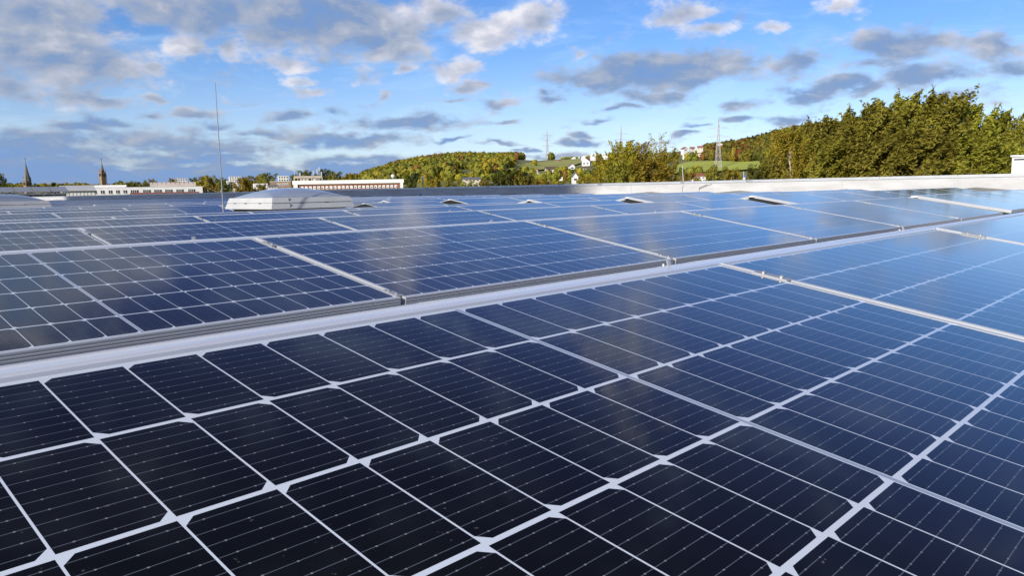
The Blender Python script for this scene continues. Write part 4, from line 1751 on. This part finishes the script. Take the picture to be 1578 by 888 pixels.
def church(label, px, d, py_top, py_eave, py_base, w_tower, w_spire, steep=None):
    x, y = gxy(px, d)
    t = thing('church', label, 'church', (x, y, GZ), view_rot(x, y) + .45)
    z_of = lambda py: CAM.z + (yh(px) - py) / FOC * d - GZ
    wt = w_tower / FOC * d / 1.35
    ws = w_spire / FOC * d / 1.25
    ze, zt = z_of(py_eave), z_of(py_top)
    mb = MB()
    mb.box((0, 0, ze / 2), (wt, wt, ze))
    for s in (-1, 1):
        for s2 in (-1, 1):
            mb.box((s * wt * .48, s2 * wt * .48, ze / 2 - wt * .2), (wt * .16, wt * .16, ze - wt * .3))
    tw = mb.build('tower', M_SAND, t)
    for a in range(4):
        mb = MB()
        ca, sa = math.cos(a * math.pi / 2), math.sin(a * math.pi / 2)
        for o in (-.2, .2):
            xx, yy = o * wt, -wt * .505
            mb.box((xx * ca - yy * sa, xx * sa + yy * ca, ze - wt * .55), (wt * .17, wt * .17, wt * .6), a * math.pi / 2)
        mb.build('belfry_opening', M_DARK, t)
    mb = MB()
    n = 8
    prof = [(ws * .60, ze), (ws * .50, ze + (zt - ze) * .10), (ws * .27, ze + (zt - ze) * .52), (.15, zt)]
    mb.lathe(prof, n=n)
    mb.build('spire', M_SLATE, t)
    for s in (-1, 1):
        for s2 in (-1, 1):
            mb = MB()
            mb.lathe([(wt * .13, ze - wt * .1), (wt * .12, ze + wt * .25), (.05, ze + wt * .85)], (s * wt * .42, s2 * wt * .42, 0), 6)
            mb.build('pinnacle', M_SLATE if steep else M_SAND, t)
    mb = MB()
    mb.tube([(0, 0, zt - .5), (0, 0, zt + 4.5)], .16, 6)
    mb.box((0, 0, zt + 3.0), (1.5, .2, .2))
    mb.build('cross', M_DARK, t)
    return t


church('church with a tall dark green slate spire, left of the two churches', 44.5, 700, 251.5, 279, 290, 11, 12.5, True)
church('church with a tall sandstone tower and short spire, right of the two churches', 161, 760, 251, 266, 290, 9.5, 7.6)

# steel canopy at the far left
x, y = gxy(50, 150)
ca = thing('steel_canopy', 'grey steel canopy with lattice trusses and thin posts behind the left skylight', 'canopy', (x, y, GZ), view_rot(x, y) + .06)
M_GSHEET = mat('grey_roof_sheet', (.33, .35, .38), .45, .3, .15, .5)
pxm = 150 / FOC
hc = CAM.z - GZ
mb = MB()
for k in range(5):
    xs0, xs1 = (-70 + k * 24) * pxm, (-70 + k * 24 + 23) * pxm
    zb = hc + (yh(50) - 295) * pxm
    zt = hc + (yh(50) - 288.6) * pxm
    mb.add([(xs0, 0, zb), (xs1, 0, zb), (xs1, 0, zb + .12), (xs0, 0, zb + .12), (xs0, 5, zt), (xs1, 5, zt), (xs1, 5, zt + .12), (xs0, 5, zt + .12)],
           [(0, 1, 2, 3), (7, 6, 5, 4), (0, 4, 5, 1), (3, 2, 6, 7), (1, 5, 6, 2), (0, 3, 7, 4)])
mb.build('roof_sheet', M_GSHEET, ca)
mb = MB()
zt = hc + (yh(50) - 295.6) * pxm
zb = hc + (yh(50) - 299.5) * pxm
x0, x1 = -70 * pxm, 50 * pxm
mb.bar((x0, -.1, zt), (x1, -.1, zt), .14)
mb.bar((x0, -.1, zb), (x1, -.1, zb), .14)
nseg = 26
for i in range(nseg):
    a, b = x0 + (x1 - x0) * i / nseg, x0 + (x1 - x0) * (i + 1) / nseg
    mb.bar((a, -.1, zb if i % 2 else zt), (b, -.1, zt if i % 2 else zb), .09)
mb.build('truss', M_STEEL, ca)
for i in range(9):
    xx = x0 + (x1 - x0) * (i + .4) / 9
    mb = MB()
    mb.bar((xx, .0, 0), (xx, .0, zt), .2)
    mb.build('post', mat('dark_post', (.10, .10, .11), .6) if i == 0 else bpy.data.materials['dark_post'], ca)
mb = MB()
mb.box(((x0 + x1) / 2, 5.2, zt / 2 - .3), (x1 - x0, .2, zt))
mb.build('rear_wall', mat('grey_panel', (.24, .26, .28), .6, 0, .3, .6), ca)

# pale warehouse
x, y = gxy(122, 200)
pxm = 200 / FOC
hc = CAM.z - GZ
wh = thing('warehouse', 'low warehouse with a pale sloping sheet roof between the canopy and the white building', 'warehouse', (x, y, GZ), view_rot(x, y) + .05)
zt, ze, zm = hc + (yh(122) - 286.2) * pxm, hc + (yh(122) - 294) * pxm, 0
w = 47 * pxm
mb = MB()
mb.box((0, 4, ze / 2), (w * .97, 8, ze))
mb.build('wall', mat('cream_panel', (.55, .53, .44), .7, 0, .1, .5), wh)
mb = MB()
mb.extrude_x([(-.6, ze - .05), (-.6, ze + .12), (5.5, zt + .1), (9, zt + .1), (9, zt - .1), (5.5, zt - .1)], -w / 2, w / 2)
mb.build('roof', mat('pale_sheet_roof', (.58, .58, .56), .5, .1, .1, .5), wh)
for i in range(9):
    mb = MB()
    mb.box((-w * .42 + i * w * .105, -.02, ze - .9), (w * .07, .1, 1.0))
    mb.build('window', M_WWALL, wh)

# long white building with dark windows
x, y = gxy(227, 220)
pxm = 220 / FOC
hc = CAM.z - GZ
wb = thing('white_building', 'long white flat-roofed building with a row of dark windows, right of the pale warehouse', 'building', (x, y, GZ), view_rot(x, y))
zr = hc + (yh(227) - 288.4) * pxm
w = 160 * pxm
mb = MB()
mb.box((0, 5, zr / 2), (w, 10, zr))
mb.box((-54 * pxm, 5.5, zr + .35), (52 * pxm, 8, .72))
mb.build('wall', M_WWALL, wb)
mb = MB()
mb.box((38 * pxm, 6.2, zr + .65), (66 * pxm, 7, 1.3))
pb_ = mb.build('penthouse', mat('pinkish_render', (.52, .44, .38), .8, 0, .1, .5), wb)
mb = MB()
mb.box((0, 5, zr + .03), (w * 1.006, 10.1, .1))
mb.build('roof_edge', M_COPE, wb)
zc = hc + (yh(227) - 295.2) * pxm
for (cx_, ww) in [(-71, 5), (-60.5, 5), (-50, 5), (-40, 5), (-30, 5), (-17, 10.5), (0, 10.5), (15.5, 10.5), (31, 10.5), (47, 10.5), (64, 10)]:
    mb = MB()
    mb.box((cx_ * pxm, -.01, zc), (ww * pxm, .10, 5.0 * pxm))
    f_ = mb.build('window', M_PANE, wb)
    mb = MB()
    for q in ((0,) if ww < 8 else (-.25, 0, .25)):
        mb.box(((cx_ + q * ww) * pxm, -.07, zc), (.10, .04, 5.0 * pxm))
    mb.box((cx_ * pxm, -.07, zc - 2.5 * pxm), (ww * pxm * 1.05, .10, .1))
    mb.build('window_frame', M_WWALL, f_)
mb = MB()
for i in range(14):
    mb.bar(((-10 + i * 6.5) * pxm, 2, zr + 1.3), ((-10 + i * 6.5) * pxm, 2, zr + 1.9 + (i % 3) * .25), .07)
mb.build('vent_pipe', M_STEEL, wb)
# strip of red-brown low roofs before it
x, y = gxy(255, 185)
pxm = 185 / FOC
lo = thing('low_shed', 'low shed with a rust-red roof edge in front of the long white building', 'shed', (x, y, GZ), view_rot(x, y))
zr = hc + (yh(255) - 299.0) * pxm
mb = MB()
mb.box((0, 2, zr / 2), (96 * pxm, 4, zr))
mb.build('wall', M_CREAM, lo)
mb = MB()
mb.extrude_x([(-.3, zr - .15), (-.3, zr + .15), (2, zr + .45), (4.2, zr + .1), (4.2, zr - .1)], -49 * pxm, 49 * pxm)
mb.build('roof', M_RROOF, lo)


def block(label, px, py_top, py_base, wpx, d, m_, rows, cols_, name='apartment_block', pane=M_PANE, rot=.1):
    x, y = gxy(px, d)
    gz = ground_h(px, d)
    pm = d / FOC
    t = thing(name, label, 'apartment block', (x, y, gz), view_rot(x, y) + rot)
    z1 = CAM.z + (yh(px) - py_top) * pm - gz
    z0 = CAM.z + (yh(px) - py_base) * pm - gz
    w = wpx * pm
    mb = MB()
    mb.box((0, w * .25, z1 / 2), (w, w * .5, z1))
    mb.build('wall', m_, t)
    mb = MB()
    mb.box((0, w * .25, z1 + .15), (w * 1.02, w * .52, .3))
    mb.build('roof', M_COPE, t)
    for r_ in range(rows):
        for c_ in range(cols_):
            mb = MB()
            mb.box((-w / 2 + (c_ + .5) * w / cols_, -.02, z0 + (r_ + .5) * (z1 - z0) / rows), (w / cols_ * .5, .12, (z1 - z0) / rows * .5))
            mb.build('window', pane, t)
    return t


block('white apartment block on the skyline above the long white building', 281, 275.5, 286, 17, 480, M_WWALL, 3, 5)
block('white high-rise block right of the thin rod', 364, 272.5, 285, 17, 520, M_WWALL, 4, 5)
block('small white block above the brick annex, left of the rooftop frame', 438, 271.5, 280, 15, 500, M_WWALL, 2, 4)
for (lab, px, py, wp, hp, wm, rm, st) in [
        ('low white house with a red roof left of the thin rod', 323, 296, 24, 8, M_WWALL, M_RROOF, 'eave'),
        ('pale house with a tiled roof between the thin rod and the round tree', 349, 297, 18, 10, M_CREAM, M_RROOF, 'gable'),
        ('low white-roofed hall right of the round yellow-green tree, behind', 402, 289, 20, 6, M_WWALL, M_WWALL, 'flat'),
        ('small white hall just left of the brick annex', 420, 291, 14, 5, M_WWALL, M_GROOF, 'eave'),
        ('tiny white house below the white high-rise block', 355, 284, 9, 5, M_WWALL, M_WWALL, 'flat'),
        ('small white house peeping out of the trees right of the white building', 313, 287, 9, 6, M_WWALL, M_GROOF, 'gable')]:
    house(lab, px, py, wp, hp, wm, rm, st, .1, 3, 260)

# brick annex and long brick building with a white roof band
x, y = gxy(433, 300)
pxm = 300 / FOC
an = thing('brick_annex', 'brown brick annex with white-framed windows left of the long brick building', 'building', (x, y, GZ), view_rot(x, y))
z1 = hc + (yh(433) - 280.5) * pxm
mb = MB()
mb.box((0, 4, z1 / 2), (31 * pxm, 8, z1))
mb.build('wall', mat('brown_brick', (.28, .19, .12), .85, 0, .2, .8), an)
mb = MB()
mb.box((0, 4, z1 + .12), (32 * pxm, 8.4, .24))
mb.build('roof', M_CREAM, an)
for i in range(5):
    mb = MB()
    mb.box(((-4 + i * 3.6) * pxm, -.02, hc + (yh(433) - 284.6) * pxm), (2.3 * pxm, .12, 4.0 * pxm))
    wi = mb.build('window', M_WWALL, an)
    mb = MB()
    mb.box(((-4 + i * 3.6) * pxm, -.09, hc + (yh(433) - 284.9) * pxm), (1.2 * pxm, .05, 2.4 * pxm))
    mb.build('pane', M_PANE, wi)

x, y = gxy(538, 300)
br = thing('brick_building', 'long red brick building with a white roof band and a row of white windows', 'building', (x, y, GZ), view_rot(x, y) - .055)
w = 165 * pxm
zt = hc + (yh(538) - 277.5) * pxm
zb = hc + (yh(538) - 283.2) * pxm
mb = MB()
mb.box((-1.5 * pxm, 6, zb / 2), (w - 3 * pxm, 11.5, zb))
mb.build('wall', M_BRICK, br)
mb = MB()
mb.box((0, 6, (zt + zb) / 2), (w + .8, 12.6, zt - zb))
mb.box((w / 2 - 2.0 * pxm, 6, zb / 2), (4.4 * pxm, 12.6, zb - .004))
mb.box((-w / 2 + 3.0 * pxm, 6, zb / 2), (6 * pxm, 12.6, zb - .004))
mb.build('white_band', M_WWALL, br)
for row, zc in enumerate((hc + (yh(538) - 288.6) * pxm, hc + (yh(538) - 295.8) * pxm)):
    for i in range(24):
        cx_ = (-70 + i * 6.15) * pxm
        mb = MB()
        mb.box((cx_, .20, zc), (3.9 * pxm, .16, 4.6 * pxm))
        wi = mb.build('window', M_WWALL, br)
        if row == 0:
            mb = MB()
            k = RNG.choice((.3, .5, .5, .15))
            mb.box((cx_ + RNG.choice((-.5, .5, 0)) * pxm, .10, zc - (1 - k) * .9 * pxm), (1.7 * pxm, .06, 4.0 * pxm * k))
            mb.build('pane', M_PANE, wi)

x, y = gxy(476, 309)
sf = thing('rooftop_frame', 'light steel frame with antennas standing on the roof of the brick building', 'frame', (x, y, zt + GZ), view_rot(x, y))
mb = MB()
pm = 309 / FOC
Lx, Hh = 42 * pm, 8.5 * pm
for yy in (0, 3.0):
    mb.bar((-Lx / 2, yy, Hh * .72), (Lx / 2, yy, Hh * .72), .25, .9)
    for i in range(9):
        mb.bar((-Lx / 2 + Lx * i / 8, yy, 0), (-Lx / 2 + Lx * i / 8, yy, Hh * .72), .22)
for i in range(9):
    mb.bar((-Lx / 2 + Lx * i / 8, 0, Hh * .72), (-Lx / 2 + Lx * i / 8, 3.0, Hh * .72), .15)
mb.build('girders', mat('beige_steel', (.42, .36, .27), .6, 0, .2, .5), sf)
for xx, h_ in ((-20, 19), (-12, 11), (8, 14), (14, 17), (17, 20), (20, 12)):
    mb = MB()
    mb.tube([(xx * pm, 1, 0), (xx * pm, 1, h_ * pm)], .11, 6)
    mb.box((xx * pm, 1, h_ * pm * .9), (.5, .35, 1.6))
    mb.build('antenna', M_COPE, sf)
mb = MB()
mb.box((-6 * pm, 1.5, Hh * .25), (12 * pm, 2.2, Hh * .5))
mb.box((9 * pm, 1.5, Hh * .25), (9 * pm, 2.2, Hh * .5))
mb.build('machine_housing', M_CREAM, sf)

# white ball on a mast behind the brick building
c = at(605.5, 271.5, 340)
bl = thing('ball_mast', 'white ball on a short mast above the right end of the brick building', 'mast', (c.x, c.y, GZ))
mb = MB()
rb = 3.1 * 340 / FOC
mb.lathe([(rb * math.sin(math.pi * i / 10), -rb * math.cos(math.pi * i / 10)) for i in range(1, 11)], (0, 0, c.z - GZ), 16)
mb.smooth = True
mb.build('ball', M_WWALL, bl)
mb = MB()
mb.tube([(0, 0, 0), (0, 0, c.z - GZ - rb * .9)], .35, 8)
mb.build('mast', M_STEEL, bl)

# lamp post
c = at(651, 272, 66)
lp = thing('lamp_post', 'lamp post with a white pointed head above the grey part of the parapet', 'lamp post', (c.x, c.y, GZ))
pm = 66 / FOC
mb = MB()
mb.tube([(0, 0, 0), (0, 0, c.z - GZ - 4 * pm)], [.09, .05], 8)
mb.build('pole', mat('pale_pole', (.5, .48, .42), .5, .3), lp)
mb = MB()
mb.lathe([(.05, -4.6 * pm), (2.3 * pm, -3.6 * pm), (1.7 * pm, -1.6 * pm), (.3 * pm, .3 * pm), (.02, .9 * pm)], (0, 0, c.z - GZ), 10)
mb.build('lamp_head', M_WWALL, lp)

# small street sign
c = at(1146, 264, 80)
ss = thing('street_sign', 'small blue and white sign on a thin post left of the golden birches', 'sign', (c.x, c.y, GZ), view_rot(c.x, c.y))
pm = 80 / FOC
mb = MB()
mb.tube([(0, 0, 0), (0, 0, c.z - GZ)], .04, 6)
mb.build('post', M_STEEL, ss)
mb = MB()
mb.box((1.8 * pm, -.06, c.z - GZ - 7.2 * pm), (3.4 * pm, .04, 3.4 * pm))
mb.build('blue_plate', mat('sign_blue', (.05, .12, .35), .5), ss)
mb = MB()
mb.box((.8 * pm, -.07, c.z - GZ - 11.0 * pm), (3.4 * pm, .05, 3.4 * pm))
mb.build('white_plate', M_WWALL, ss)

# white buildings glimpsed behind and beside the big trees
def annex(label, px, py0, py1, wpx, d, stripes):
    c = at(px, py0, d)
    pm = d / FOC
    t = thing('white_building', label, 'building', (c.x, c.y, GZ), view_rot(c.x, c.y) - .12)
    zt = c.z - GZ
    mb = MB()
    mb.box((0, 5, zt / 2), (wpx * pm, 10, zt))
    mb.build('wall', M_WWALL, t)
    mb = MB()
    mb.box((0, 5, zt + .12), (wpx * pm + .4, 10.4, .24))
    mb.build('roof', M_COPE, t)
    for i in range(stripes):
        mb = MB()
        mb.box((0, -.03, zt - (i + .7) * 6.0 * pm), (wpx * pm * .85, .08, 2.0 * pm))
        mb.build('window_band', M_PANE, t)


annex('white building glimpsed through the lower leaves of the big olive clump', 1380, 251, 268, 46, 136, 2)
annex('white building at the right edge of the picture, right of the big trees', 1581, 241, 266, 36, 112, 1)

# unseen tall block, added only to cast a shadow on the far parapet
ws_ = Vector((WALL_X, 28.6, 0))
dist = 190.0 / math.cos(SUN_EL)
q = ws_ + SUN_DIR * dist
hgt = q.z - GZ + 14
tb = thing('added_shade_block', 'unseen tall block added out of frame to the left to shade the parapet', 'building', (q.x, q.y + 44, GZ))
mb = MB()
mb.box((0, 0, hgt / 2), (14, 88, hgt))
mb.build('wall', M_CREAM, tb)
mb = MB()
for k in range(int(hgt // 3.2) - 1):
    mb.box((7.03, 0, 3 + k * 3.2), (.1, 84, 1.3))
mb.build('window_band', M_PANE, tb)
